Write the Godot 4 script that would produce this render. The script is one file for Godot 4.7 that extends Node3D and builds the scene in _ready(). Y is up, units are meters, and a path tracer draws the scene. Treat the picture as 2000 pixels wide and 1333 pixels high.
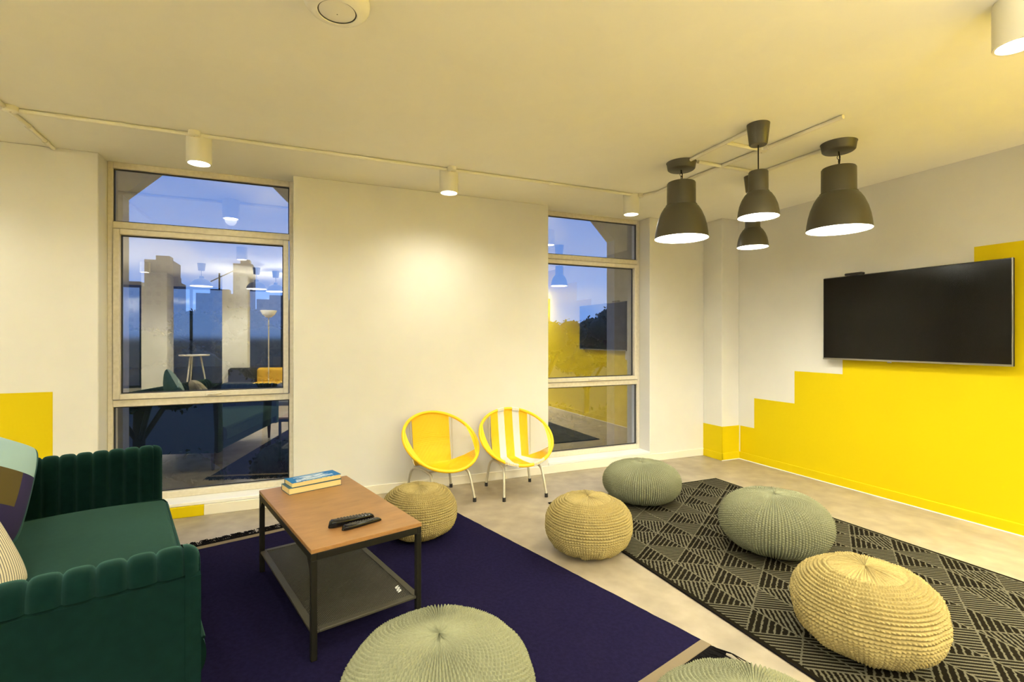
extends Node3D

const EYE := 1.31
const CEIL := 2.591
const WZ := -4.286      # inner face of the window wall
const WO := -4.6        # its outer face
const GZ := -4.486      # plane of the window glass
const WX := 4.4         # inner face of the wall with the television
const LX := -5.2
const BZ := 5.6
const TURN := 0.2618    # the sofa, coffee table and navy rug stand 15 degrees off the walls

var M := {}
var taken := {}

# ------------------------------------------------------------------ mesh builder
class MB:
	var v := PackedVector3Array()
	var n := PackedVector3Array()
	var t := PackedVector2Array()
	var x := PackedInt32Array()

	func vert(p: Vector3, nn: Vector3, uv := Vector2.ZERO) -> int:
		v.append(p); n.append(nn); t.append(uv)
		return v.size() - 1

	func face(a: int, b: int, c: int, nn: Vector3) -> void:
		if (v[b] - v[a]).cross(v[c] - v[a]).dot(nn) > 0.0:
			x.append(a); x.append(c); x.append(b)
		else:
			x.append(a); x.append(b); x.append(c)

	func tri(a: Vector3, b: Vector3, c: Vector3, nn: Vector3) -> void:
		var i := vert(a, nn)
		vert(b, nn); vert(c, nn)
		face(i, i + 1, i + 2, nn)

	func quad(a: Vector3, b: Vector3, c: Vector3, d: Vector3, nn: Vector3) -> void:
		var i := vert(a, nn, Vector2(0, 0))
		vert(b, nn, Vector2(1, 0)); vert(c, nn, Vector2(1, 1)); vert(d, nn, Vector2(0, 1))
		face(i, i + 1, i + 2, nn); face(i, i + 2, i + 3, nn)

	func box(c: Vector3, s: Vector3, bev := 0.0, b := Basis.IDENTITY) -> void:
		var h := s * 0.5
		var e: float = minf(bev, minf(h.x, minf(h.y, h.z)) * 0.98)
		for ax in 3:
			var u := (ax + 1) % 3
			var w := (ax + 2) % 3
			for sg in [-1.0, 1.0]:
				var q := []
				for k in [[-1, -1], [1, -1], [1, 1], [-1, 1]]:
					var p := Vector3.ZERO
					p[ax] = sg * h[ax]; p[u] = k[0] * (h[u] - e); p[w] = k[1] * (h[w] - e)
					q.append(c + b * p)
				var nn := Vector3.ZERO
				nn[ax] = sg
				quad(q[0], q[1], q[2], q[3], b * nn)
		if e <= 0.0:
			return
		for ax in 3:
			var u := (ax + 1) % 3
			var w := (ax + 2) % 3
			for su in [-1.0, 1.0]:
				for sw in [-1.0, 1.0]:
					var q := []
					for k in [[-1, 0], [1, 0], [1, 1], [-1, 1]]:
						var p := Vector3.ZERO
						p[ax] = k[0] * (h[ax] - e)
						p[u] = su * (h[u] if k[1] == 0 else h[u] - e)
						p[w] = sw * (h[w] - e if k[1] == 0 else h[w])
						q.append(c + b * p)
					var nn := Vector3.ZERO
					nn[u] = su; nn[w] = sw
					quad(q[0], q[1], q[2], q[3], (b * nn).normalized())
		for sx in [-1.0, 1.0]:
			for sy in [-1.0, 1.0]:
				for sz in [-1.0, 1.0]:
					var s3 := Vector3(sx, sy, sz)
					var p := h - Vector3(e, e, e)
					tri(c + b * (s3 * Vector3(h.x, p.y, p.z)), c + b * (s3 * Vector3(p.x, h.y, p.z)), c + b * (s3 * Vector3(p.x, p.y, h.z)), (b * s3).normalized())

	func span(a: Vector3, b: Vector3, bev := 0.0) -> void:
		box((a + b) * 0.5, (b - a).abs(), bev)

	# a smooth sheet: nu points along each of nv rows; wrapped rows close on themselves
	func sheet(P: PackedVector3Array, nu: int, nv: int, wrap: bool, side: float) -> void:
		var base := v.size()
		for j in nv:
			var ja := maxi(j - 1, 0)
			var jb := mini(j + 1, nv - 1)
			for i in nu:
				var ia := (i + nu - 1) % nu if wrap else maxi(i - 1, 0)
				var ib := (i + 1) % nu if wrap else mini(i + 1, nu - 1)
				var du := P[j * nu + ib] - P[j * nu + ia]
				var dv := P[jb * nu + i] - P[ja * nu + i]
				var nn := du.cross(dv) * side
				if nn.length_squared() < 1e-16:
					nn = P[j * nu + i] - P[(nv / 2) * nu + i]
				v.append(P[j * nu + i]); n.append(nn.normalized())
				t.append(Vector2(float(i) / maxi(nu - 1, 1), float(j) / maxi(nv - 1, 1)))
		var last := nu if wrap else nu - 1
		for j in nv - 1:
			for i in last:
				var a := base + j * nu + i
				var b := base + j * nu + (i + 1) % nu
				var c := b + nu
				var d := a + nu
				if side > 0.0:
					x.append(a); x.append(c); x.append(b); x.append(a); x.append(d); x.append(c)
				else:
					x.append(a); x.append(b); x.append(c); x.append(a); x.append(c); x.append(d)

	func tube(pts: Array, r: float, seg := 8, closed := false) -> void:
		var cnt := pts.size()
		var P := PackedVector3Array()
		var up := Vector3.ZERO
		var rows := cnt + 1 if closed else cnt
		for jj in rows:
			var j := jj % cnt
			var a: Vector3 = pts[(j - 1 + cnt) % cnt] if closed else pts[maxi(j - 1, 0)]
			var b: Vector3 = pts[(j + 1) % cnt] if closed else pts[mini(j + 1, cnt - 1)]
			var d := (b - a).normalized()
			if up == Vector3.ZERO:
				up = Vector3.UP if absf(d.y) < 0.9 else Vector3.RIGHT
			up = (up - d * up.dot(d)).normalized()
			var w := d.cross(up)
			for i in seg:
				var g := TAU * i / seg
				P.append(pts[j] + (up * cos(g) + w * sin(g)) * r)
		sheet(P, seg, rows, true, 1.0)
		if not closed:
			for k in 2:
				var e: Vector3 = pts[0] if k == 0 else pts[cnt - 1]
				var o: Vector3 = pts[1] if k == 0 else pts[cnt - 2]
				var nn := (e - o).normalized()
				var row := 0 if k == 0 else rows - 1
				for i in seg:
					tri(e, P[row * seg + i], P[row * seg + (i + 1) % seg], nn)

	# profile of (radius, height) points turned about the upright axis through c
	func lathe(prof: Array, seg: int, c := Vector3.ZERO, side := 1.0) -> void:
		var cnt := prof.size()
		for k in cnt - 1:
			var a: Vector2 = prof[k]
			var b: Vector2 = prof[k + 1]
			var d := (b - a).normalized()
			var nm := Vector2(d.y, -d.x) * side
			var na := nm
			var nb := nm
			if k > 0:
				var p: Vector2 = (a - prof[k - 1]).normalized()
				if p.dot(d) > 0.75:
					na = (nm + Vector2(p.y, -p.x) * side).normalized()
			if k < cnt - 2:
				var q: Vector2 = (prof[k + 2] - b).normalized()
				if q.dot(d) > 0.75:
					nb = (nm + Vector2(q.y, -q.x) * side).normalized()
			var base := v.size()
			for i in seg + 1:
				var g := TAU * i / seg
				var ca := cos(g)
				var sa := sin(g)
				vert(c + Vector3(a.x * ca, a.y, a.x * sa), Vector3(na.x * ca, na.y, na.x * sa), Vector2(float(i) / seg, 0))
				vert(c + Vector3(b.x * ca, b.y, b.x * sa), Vector3(nb.x * ca, nb.y, nb.x * sa), Vector2(float(i) / seg, 1))
			for i in seg:
				var p0 := base + i * 2
				var g := TAU * (i + 0.5) / seg
				var mid := Vector3(nm.x * cos(g), nm.y, nm.x * sin(g))
				if a.x > 1e-5:
					face(p0, p0 + 2, p0 + 1, mid)
				if b.x > 1e-5:
					face(p0 + 1, p0 + 2, p0 + 3, mid)

	# outline in x and y carried from z0 to z1
	func prism(poly: PackedVector2Array, z0: float, z1: float) -> void:
		var ids := Geometry2D.triangulate_polygon(poly)
		for k in range(0, ids.size(), 3):
			for z in [z0, z1]:
				var nn := Vector3(0, 0, 1 if z == maxf(z0, z1) else -1)
				tri(Vector3(poly[ids[k]].x, poly[ids[k]].y, z), Vector3(poly[ids[k + 1]].x, poly[ids[k + 1]].y, z), Vector3(poly[ids[k + 2]].x, poly[ids[k + 2]].y, z), nn)
		var turn := -1.0 if Geometry2D.is_polygon_clockwise(poly) else 1.0
		for k in poly.size():
			var a := poly[k]
			var b := poly[(k + 1) % poly.size()]
			var d := (b - a).normalized()
			quad(Vector3(a.x, a.y, z0), Vector3(b.x, b.y, z0), Vector3(b.x, b.y, z1), Vector3(a.x, a.y, z1), Vector3(d.y, -d.x, 0) * turn)

	func mesh(m: ArrayMesh = null) -> ArrayMesh:
		var out := m if m else ArrayMesh.new()
		var A := []
		A.resize(Mesh.ARRAY_MAX)
		A[Mesh.ARRAY_VERTEX] = v
		A[Mesh.ARRAY_NORMAL] = n
		A[Mesh.ARRAY_TEX_UV] = t
		A[Mesh.ARRAY_INDEX] = x
		out.add_surface_from_arrays(Mesh.PRIMITIVE_TRIANGLES, A)
		return out

# ------------------------------------------------------------------ naming
func numbered(called: String) -> String:
	if not taken.has(called):
		taken[called] = 0
		return called
	taken[called] += 1
	return "%s_%03d" % [called, taken[called]]

func tag(o: Node, label: String, category: String, group := "") -> Node:
	o.set_meta("label", label)
	o.set_meta("category", category)
	if group:
		o.set_meta("group", group)
	return o

func thing(called: String, label: String, category: String, at := Vector3.ZERO, turn := 0.0, group := "") -> Node3D:
	var o := Node3D.new()
	o.name = numbered(called)
	add_child(o)
	o.position = at
	o.rotation.y = turn
	tag(o, label, category, group)
	return o

func put(called: String, m: Mesh, mat: Material, parent: Node = self) -> MeshInstance3D:
	var o := MeshInstance3D.new()
	o.name = numbered(called) if parent == self else called
	o.mesh = m
	o.material_override = mat
	parent.add_child(o, true)
	return o

func part(called: String, b: MB, mat: Material, parent: Node) -> MeshInstance3D:
	return put(called, b.mesh(), mat, parent)

func boxpart(called: String, c: Vector3, s: Vector3, bev: float, mat: Material, parent: Node) -> MeshInstance3D:
	var b := MB.new()
	b.box(c, s, bev)
	return part(called, b, mat, parent)

func struct(called: String, b: MB, mat: Material) -> MeshInstance3D:
	var o := part(called, b, mat, self)
	o.set_meta("kind", "structure")
	return o

# ------------------------------------------------------------------ materials
func lin(r: float, g: float, b: float) -> Color:
	return Color(r, g, b).linear_to_srgb()

func mat(c: Color, rough := 0.6, metal := 0.0) -> StandardMaterial3D:
	var m := StandardMaterial3D.new()
	m.albedo_color = c
	m.roughness = rough
	m.metallic = metal
	return m

func noise_tex(a: Color, b: Color, freq: float, seed_: int, size := 512, oct := 4, normal := false, strength := 4.0) -> NoiseTexture2D:
	var f := FastNoiseLite.new()
	f.seed = seed_
	f.frequency = freq
	f.noise_type = FastNoiseLite.TYPE_SIMPLEX_SMOOTH
	f.fractal_octaves = oct
	var tx := NoiseTexture2D.new()
	tx.width = size
	tx.height = size
	tx.seamless = true
	tx.noise = f
	if normal:
		tx.as_normal_map = true
		tx.bump_strength = strength
	else:
		var g := Gradient.new()
		g.set_color(0, a)
		g.set_color(1, b)
		tx.color_ramp = g
	return tx

func noisy(a: Color, b: Color, freq: float, seed_: int, tile: float, rough := 0.7, bump := 0.0) -> StandardMaterial3D:
	var m := mat(Color.WHITE, rough)
	m.albedo_texture = noise_tex(a, b, freq, seed_)
	m.uv1_triplanar = true
	m.uv1_world_triplanar = true
	m.uv1_scale = Vector3.ONE / tile
	if bump > 0.0:
		m.normal_enabled = true
		m.normal_texture = noise_tex(a, b, freq * 3.0, seed_ + 9, 512, 3, true)
		m.normal_scale = bump
	return m

func glow(c: Color, e: float) -> StandardMaterial3D:
	var m := mat(Color.WHITE, 0.5)
	m.emission_enabled = true
	m.emission = c
	m.emission_energy_multiplier = e
	return m

func make_materials() -> void:
	M.wall = noisy(lin(0.70, 0.68, 0.62), lin(0.735, 0.715, 0.655), 0.01, 3, 2.2, 0.62, 0.05)
	M.ceiling = noisy(lin(0.87, 0.845, 0.735), lin(0.90, 0.875, 0.765), 0.008, 5, 3.0, 0.75, 0.05)
	M.yellow = mat(lin(0.64, 0.485, 0.0005), 0.65)
	M.yellow.metallic_specular = 0.28
	M.sill = mat(lin(0.84, 0.83, 0.80), 0.4)
	M.base = mat(lin(0.80, 0.75, 0.62), 0.45)
	M.concrete_out = noisy(lin(0.42, 0.37, 0.28), lin(0.52, 0.46, 0.36), 0.02, 8, 1.5, 0.85)
	M.alu = noisy(lin(0.62, 0.56, 0.43), lin(0.72, 0.66, 0.53), 0.03, 11, 0.6, 0.38)
	M.gasket = mat(lin(0.02, 0.02, 0.02), 0.6)
	M.black_metal = mat(lin(0.012, 0.011, 0.008), 0.45, 0.0)
	M.black_metal.metallic_specular = 0.22
	M.lamp_metal = mat(lin(0.075, 0.068, 0.045), 0.42, 0.1)
	M.lamp_white = mat(lin(0.9, 0.9, 0.88), 0.5)
	M.lamp_body = mat(lin(0.78, 0.75, 0.62), 0.5)
	M.conduit = mat(lin(0.80, 0.76, 0.62), 0.5)
	M.bulb = glow(Color(1.0, 0.97, 0.9), 9.0)
	M.lens = glow(Color(1.0, 0.97, 0.9), 6.0)
	M.plastic_white = mat(lin(0.82, 0.79, 0.68), 0.35)
	M.groove = mat(lin(0.06, 0.045, 0.02), 0.7)
	M.tv_body = mat(lin(0.006, 0.006, 0.006), 0.35)
	M.tv_screen = mat(lin(0.006, 0.005, 0.004), 0.16)
	M.tv_screen.metallic_specular = 0.32
	M.tv_edge = mat(lin(0.35, 0.33, 0.28), 0.3, 0.8)
	M.cord_yellow = mat(lin(0.92, 0.56, 0.002), 0.45)
	M.cord_white = mat(lin(0.72, 0.72, 0.70), 0.45)
	M.tube_grey = mat(lin(0.55, 0.51, 0.40), 0.35, 0.35)
	M.rubber = mat(lin(0.015, 0.013, 0.012), 0.6)
	M.velvet = noisy(lin(0.005, 0.015, 0.016), lin(0.011, 0.028, 0.029), 0.02, 21, 0.45, 0.8)
	M.velvet.albedo_color = lin(0.16, 0.36, 0.30)
	M.velvet.rim_enabled = true
	M.velvet.rim = 0.9
	M.velvet.metallic_specular = 0.06
	M.velvet.rim_tint = 1.0
	M.leg_wood = mat(lin(0.06, 0.025, 0.010), 0.45)
	M.sisal = noisy(lin(0.255, 0.195, 0.07), lin(0.39, 0.31, 0.13), 0.05, 31, 0.25, 0.85)
	M.wool = noisy(lin(0.175, 0.178, 0.105), lin(0.225, 0.228, 0.14), 0.05, 35, 0.25, 0.9)
	M.navy = noisy(lin(0.007, 0.0055, 0.021), lin(0.012, 0.0095, 0.033), 0.03, 41, 0.4, 0.95, 0.3)
	M.tan = noisy(lin(0.13, 0.098, 0.055), lin(0.19, 0.145, 0.085), 0.08, 43, 0.1, 0.95)
	M.fringe = mat(lin(0.008, 0.007, 0.007), 0.9)
	M.fringe.metallic_specular = 0.1
	M.navy.metallic_specular = 0.1
	M.wool.metallic_specular = 0.2
	M.sisal.metallic_specular = 0.25
	M.mesh_metal = mat(lin(0.045, 0.041, 0.029), 0.5, 0.0)
	M.mesh_metal.metallic_specular = 0.3
	M.paper = noisy(lin(0.62, 0.46, 0.20), lin(0.72, 0.56, 0.27), 0.05, 47, 0.08, 0.8)
	M.cover_teal = mat(lin(0.02, 0.09, 0.13), 0.4)
	M.remote = mat(lin(0.004, 0.0035, 0.004), 0.14)
	M.remote.metallic_specular = 0.35
	M.button = mat(lin(0.03, 0.028, 0.027), 0.4)
	M.white_ink = mat(lin(0.7, 0.7, 0.66), 0.6)
	M.cush_blue = mat(lin(0.33, 0.50, 0.55), 0.9)
	M.cush_olive = mat(lin(0.085, 0.062, 0.012), 0.9)
	M.cush_navy = mat(lin(0.018, 0.012, 0.075), 0.9)
	M.cush_teal = mat(lin(0.015, 0.09, 0.095), 0.9)
	M.cream = mat(lin(0.66, 0.60, 0.46), 0.9)
	M.dark_grey = mat(lin(0.035, 0.037, 0.040), 0.9)
	M.mustard = mat(lin(0.62, 0.38, 0.03), 0.85)
	M.pale_top = mat(lin(0.6, 0.57, 0.48), 0.5)
	M.bark = mat(lin(0.03, 0.022, 0.015), 0.9)
	M.leaf = noisy(lin(0.012, 0.028, 0.012), lin(0.03, 0.06, 0.022), 0.02, 51, 1.5, 0.8)
	M.ground_out = noisy(lin(0.008, 0.012, 0.008), lin(0.016, 0.02, 0.014), 0.02, 53, 8.0, 0.95)
	M.tower = noisy(lin(0.10, 0.12, 0.15), lin(0.13, 0.15, 0.19), 0.02, 55, 20.0, 0.8)
	M.tower_window = mat(lin(0.06, 0.08, 0.12), 0.3)
	# clear pane, and the mirroring solar film on its room side
	M.glass = mat(Color(0.9, 0.95, 1.0, 0.02), 0.0)
	M.glass.transparency = BaseMaterial3D.TRANSPARENCY_ALPHA
	var im := Image.create(8, 8, false, Image.FORMAT_RGBA8)
	im.fill(Color(0.93, 0.93, 0.93, 0.37))
	M.film = mat(Color.WHITE, 0.01, 1.0)
	M.film.transparency = BaseMaterial3D.TRANSPARENCY_ALPHA
	M.film.albedo_texture = ImageTexture.create_from_image(im)
	# trowelled concrete floor: broad clouds with a fine mottle over them
	M.floor = noisy(lin(0.33, 0.272, 0.185), lin(0.42, 0.352, 0.25), 0.006, 61, 2.6, 0.5)
	var f2 := noise_tex(Color(0.84, 0.84, 0.84), Color(1, 1, 1), 0.03, 63)
	M.floor.detail_enabled = true
	M.floor.detail_albedo = f2
	M.floor.detail_blend_mode = BaseMaterial3D.BLEND_MODE_MUL
	M.floor.roughness_texture = noise_tex(Color(0.7, 0.7, 0.7), Color(1, 1, 1), 0.01, 65)
	# wood veneer: long streaks
	var wn := FastNoiseLite.new()
	wn.seed = 71
	wn.frequency = 0.02
	var wi := Image.create(256, 512, false, Image.FORMAT_RGB8)
	var wa := lin(0.225, 0.108, 0.032)
	var wb := lin(0.315, 0.16, 0.054)
	for j in 512:
		for i in 256:
			var q := wn.get_noise_2d(i * 2.2, j * 0.22) * 0.6 + wn.get_noise_2d(i * 9.0 + 400.0, j * 0.5) * 0.35
			wi.set_pixel(i, j, wa.lerp(wb, clampf(q + 0.5, 0.0, 1.0)))
	M.wood = mat(Color.WHITE, 0.38)
	M.wood.albedo_texture = ImageTexture.create_from_image(wi)
	M.wood_edge = mat(lin(0.30, 0.13, 0.036), 0.4)

# ------------------------------------------------------------------ the place
func _ready() -> void:
	var cam := Camera3D.new()
	cam.name = "camera"
	cam.projection = Camera3D.PROJECTION_FRUSTUM
	cam.near = 0.05
	cam.far = 900.0
	cam.size = 0.05 * 1333.0 / 973.0
	cam.frustum_offset = Vector2(0, -0.05 * 6.0 / 973.0)
	add_child(cam)
	cam.position = Vector3(0, EYE, 0)
	cam.rotation.y = -atan(415.0 / 973.0)
	cam.current = true

	var env := Environment.new()
	env.background_mode = Environment.BG_SKY
	var sky := Sky.new()
	var sm := PanoramaSkyMaterial.new()
	sm.panorama = sky_image()
	sm.energy_multiplier = 0.55
	sky.sky_material = sm
	env.sky = sky
	env.tonemap_mode = Environment.TONE_MAPPER_LINEAR
	env.tonemap_exposure = 2.45
	env.sdfgi_enabled = true
	env.ssao_enabled = true
	env.ssil_enabled = true
	var we := WorldEnvironment.new()
	we.name = "environment"
	we.environment = env
	add_child(we)

	make_materials()
	build_shell()
	build_windows()
	build_outdoors()
	build_rugs()
	build_sofa()
	build_table()
	build_poufs()
	build_chairs()
	build_television()
	build_pendants()
	build_downlights()
	build_conduits()
	build_detector()
	build_back_of_room()

func sky_image() -> ImageTexture:
	# evening sky: deep blue overhead, paler towards the horizon, soft grey-blue clouds
	var f := FastNoiseLite.new()
	f.seed = 5
	f.frequency = 1.6
	f.fractal_octaves = 5
	var im := Image.create(768, 384, false, Image.FORMAT_RGBF)
	for j in 384:
		var el := (0.5 - (j + 0.5) / 384.0) * PI
		for i in 768:
			var az := TAU * i / 768.0
			var d := Vector3(cos(el) * cos(az), sin(el), cos(el) * sin(az))
			var k := clampf(1.0 - d.y, 0.0, 1.0)
			var c := Vector3(0.05, 0.16, 0.60).lerp(Vector3(0.22, 0.43, 0.98), pow(k, 2.2))
			var q := f.get_noise_3d(d.x * 2.0, d.y * 5.0, d.z * 2.0)
			c = c.lerp(Vector3(0.50, 0.58, 0.82), clampf((q - 0.02) * 1.8, 0.0, 0.6) * clampf(d.y * 6.0 + 0.4, 0.0, 1.0))
			if d.y < 0.0:
				c = c.lerp(Vector3(0.02, 0.03, 0.05), clampf(-d.y * 6.0, 0.0, 1.0))
			im.set_pixel(i, j, Color(c.x, c.y, c.z))
	return ImageTexture.create_from_image(im)

const OPEN := [[-1.278, -0.045], [2.21, 3.416]]
const SILL := 0.105

func build_shell() -> void:
	var b := MB.new()
	b.span(Vector3(LX - 0.2, -0.2, WO), Vector3(WX + 0.2, 0, BZ + 0.2))
	struct("floor", b, M.floor)
	b = MB.new()
	b.span(Vector3(LX - 0.2, CEIL, WO), Vector3(WX + 0.2, CEIL + 0.25, BZ + 0.2))
	struct("ceiling", b, M.ceiling)
	# window wall: piers, and low strips under the openings
	b = MB.new()
	var e := 0.004
	b.span(Vector3(LX, 0, WO), Vector3(OPEN[0][0], CEIL, WZ), e)
	b.span(Vector3(OPEN[0][1], 0, WO), Vector3(OPEN[1][0], CEIL, WZ), e)
	b.span(Vector3(OPEN[1][1], 0, WO), Vector3(WX, CEIL, WZ), e)
	for o in OPEN:
		b.span(Vector3(o[0], 0, WO), Vector3(o[1], SILL - 0.025, WZ))
	var wf := struct("wall_front", b, M.wall)
	b = MB.new()
	b.span(Vector3(LX + 0.001, 0, WZ), Vector3(-1.524, 0.948, WZ + 0.002))
	b.span(Vector3(-1.524, 0, WZ), Vector3(-1.278, 0.44, WZ + 0.002))
	b.span(Vector3(-1.278, 0, WZ), Vector3(-0.649, SILL - 0.026, WZ + 0.002))
	part("painted_mural", b, M.yellow, wf)
	# wall with the television, and the pillar boxed into its far corner
	b = MB.new()
	b.span(Vector3(WX, 0, WO), Vector3(WX + 0.2, CEIL, BZ + 0.2))
	var wr := struct("wall_right", b, M.wall)
	b = MB.new()
	var steps := [[-4.0, -3.82, 0.36], [-3.82, -3.356, 0.676], [-3.356, -2.893, 0.99], [-2.893, -2.43, 1.305], [-2.43, -1.963, 1.63], [-1.963, -1.5, 1.955], [-1.5, -1.04, 2.275], [-1.04, BZ, CEIL]]
	for s in steps:
		b.span(Vector3(WX - 0.002, 0, s[0]), Vector3(WX, s[2], s[1]))
	part("painted_mural", b, M.yellow, wr)
	b = MB.new()
	b.span(Vector3(4.155, 0, WZ), Vector3(WX, CEIL, -4.018), 0.004)
	var pl := struct("wall_corner_pillar", b, M.wall)
	b = MB.new()
	b.span(Vector3(4.153, 0, WZ), Vector3(4.155, 0.36, -4.016))
	b.span(Vector3(4.153, 0, -4.018), Vector3(WX, 0.36, -4.016))
	part("painted_mural", b, M.yellow, pl)
	b = MB.new()
	b.span(Vector3(LX - 0.2, 0, WO), Vector3(LX, CEIL, BZ + 0.2))
	struct("wall_left", b, M.wall)
	# the back of the room: piers with wide openings between them
	b = MB.new()
	for s in [[LX, -4.6], [-0.4, 0.2], [3.9, WX]]:
		b.span(Vector3(s[0], 0, BZ), Vector3(s[1], CEIL, BZ + 0.2))
	b.span(Vector3(-4.6, 0, BZ), Vector3(3.9, 0.1, BZ + 0.2))
	struct("wall_back", b, M.wall)
	# skirting boards
	var hb := 0.078
	var runs := [[-0.649, 4.155]]
	b = MB.new()
	for s in runs:
		b.span(Vector3(s[0], 0, WZ), Vector3(s[1], hb, WZ + 0.013), 0.003)
	struct("baseboard_front", b, M.base)
	b = MB.new()
	b.span(Vector3(LX, 0, WZ + 0.002), Vector3(-0.649, hb, WZ + 0.015), 0.003)
	struct("baseboard_front_yellow", b, M.yellow)
	b = MB.new()
	b.span(Vector3(4.138, 0, WZ + 0.013), Vector3(4.153, hb, -4.003), 0.003)
	b.span(Vector3(4.138, 0, -4.016), Vector3(WX, hb, -4.003), 0.003)
	b.span(Vector3(WX - 0.015, 0, -4.003), Vector3(WX - 0.002, hb, BZ), 0.003)
	struct("baseboard_right", b, M.yellow)
	b = MB.new()
	b.span(Vector3(4.135, 0, -4.003), Vector3(WX, 0.006, -4.0))
	b.span(Vector3(WX - 0.019, 0, -4.0), Vector3(WX - 0.015, 0.006, BZ))
	struct("trim_1", b, M.sill)

func frame_bars(parent: Node, called: String, x0: float, x1: float, y0: float, y1: float, w: float, z0: float, z1: float) -> void:
	var b := MB.new()
	b.span(Vector3(x0, y0, z0), Vector3(x0 + w, y1, z1), 0.004)
	b.span(Vector3(x1 - w, y0, z0), Vector3(x1, y1, z1), 0.004)
	b.span(Vector3(x0 + w, y0, z0), Vector3(x1 - w, y0 + w, z1), 0.004)
	b.span(Vector3(x0 + w, y1 - w, z0), Vector3(x1 - w, y1, z1), 0.004)
	part(called, b, M.alu, parent)

func pane(parent: Node, x0: float, x1: float, y0: float, y1: float, z: float) -> void:
	var f := MB.new()
	f.quad(Vector3(x0, y0, z), Vector3(x1, y0, z), Vector3(x1, y1, z), Vector3(x0, y1, z), Vector3(0, 0, 1))
	var g := MB.new()
	g.quad(Vector3(x0, y0, z - 0.006), Vector3(x1, y0, z - 0.006), Vector3(x1, y1, z - 0.006), Vector3(x0, y1, z - 0.006), Vector3(0, 0, -1))
	var m := f.mesh()
	m = g.mesh(m)
	m.surface_set_material(0, M.film)
	m.surface_set_material(1, M.glass)
	var o := MeshInstance3D.new()
	o.name = "pane"
	o.mesh = m
	parent.add_child(o, true)
	# dark gasket round the glass
	var k := MB.new()
	var e := 0.007
	k.span(Vector3(x0 - e, y0 - e, z - 0.012), Vector3(x0, y1 + e, z + 0.006))
	k.span(Vector3(x1, y0 - e, z - 0.012), Vector3(x1 + e, y1 + e, z + 0.006))
	k.span(Vector3(x0, y0 - e, z - 0.012), Vector3(x1, y0, z + 0.006))
	k.span(Vector3(x0, y1, z - 0.012), Vector3(x1, y1 + e, z + 0.006))
	part("gasket", k, M.gasket, parent)

func build_windows() -> void:
	for w in 2:
		var x0: float = OPEN[w][0]
		var x1: float = OPEN[w][1]
		var r := Node3D.new()
		r.name = "window_%d" % (w + 1)
		add_child(r)
		r.set_meta("kind", "structure")
		var za := GZ - 0.03
		var zb := GZ + 0.03
		# outer frame and the two rails
		var b := MB.new()
		b.span(Vector3(x0, SILL, za), Vector3(x0 + 0.032, CEIL, zb), 0.004)
		b.span(Vector3(x1 - 0.032, SILL, za), Vector3(x1, CEIL, zb), 0.004)
		b.span(Vector3(x0 + 0.032, CEIL - 0.045, za), Vector3(x1 - 0.032, CEIL, zb), 0.004)
		b.span(Vector3(x0 + 0.032, 2.108, za), Vector3(x1 - 0.032, 2.158, zb), 0.004)
		b.span(Vector3(x0 + 0.032, 0.806, za), Vector3(x1 - 0.032, 0.856, zb), 0.004)
		b.span(Vector3(x0 + 0.032, SILL, za), Vector3(x1 - 0.032, 0.155, zb + 0.01), 0.004)
		part("frame", b, M.alu, r)
		pane(r, x0 + 0.04, x1 - 0.04, 2.166, CEIL - 0.053, GZ)
		pane(r, x0 + 0.04, x1 - 0.04, 0.163, 0.798, GZ)
		# opening casement in the middle
		var cs := Node3D.new()
		cs.name = "casement"
		r.add_child(cs)
		frame_bars(cs, "casement_frame", x0 + 0.036, x1 - 0.036, 0.86, 2.104, 0.04, GZ - 0.02, GZ + 0.045)
		pane(cs, x0 + 0.084, x1 - 0.084, 0.908, 2.056, GZ)
		var h := MB.new()
		var hx := (x0 + x1) * 0.5 + (0.02 if w == 0 else -0.03)
		h.box(Vector3(hx, 0.876, GZ + 0.05), Vector3(0.05, 0.022, 0.014), 0.004)
		h.tube([Vector3(hx, 0.876, GZ + 0.055), Vector3(hx, 0.88, GZ + 0.078), Vector3(hx + 0.03, 0.882, GZ + 0.084), Vector3(hx + 0.09, 0.886, GZ + 0.084)], 0.006, 8)
		part("handle", h, M.alu, cs)
		# painted sill
		var s := MB.new()
		s.span(Vector3(x0, SILL - 0.025, WO), Vector3(x1, SILL, WZ + 0.006), 0.003)
		part("window_sill", s, M.sill, r)
	# wide windows at the back of the room
	for w in 2:
		var x0 := -4.6 if w == 0 else 0.2
		var x1 := -0.4 if w == 0 else 3.9
		var r := Node3D.new()
		r.name = "window_%d" % (w + 3)
		add_child(r)
		r.set_meta("kind", "structure")
		var b := MB.new()
		for k in 5:
			var xx := lerpf(x0 + 0.03, x1 - 0.03, k / 4.0)
			b.span(Vector3(xx - 0.03, 0.1, BZ + 0.06), Vector3(xx + 0.03, CEIL, BZ + 0.12), 0.004)
		b.span(Vector3(x0, 0.1, BZ + 0.065), Vector3(x1, 0.16, BZ + 0.115), 0.004)
		b.span(Vector3(x0, CEIL - 0.06, BZ + 0.065), Vector3(x1, CEIL, BZ + 0.115), 0.004)
		part("frame", b, M.black_metal, r)
		for k in 4:
			var g := MB.new()
			g.span(Vector3(lerpf(x0 + 0.03, x1 - 0.03, k / 4.0) + 0.03, 0.16, BZ + 0.087), Vector3(lerpf(x0 + 0.03, x1 - 0.03, (k + 1) / 4.0) - 0.03, CEIL - 0.06, BZ + 0.093))
			part("pane", g, M.glass, r)

func rng(s: int) -> RandomNumberGenerator:
	var r := RandomNumberGenerator.new()
	r.seed = s
	return r

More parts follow.
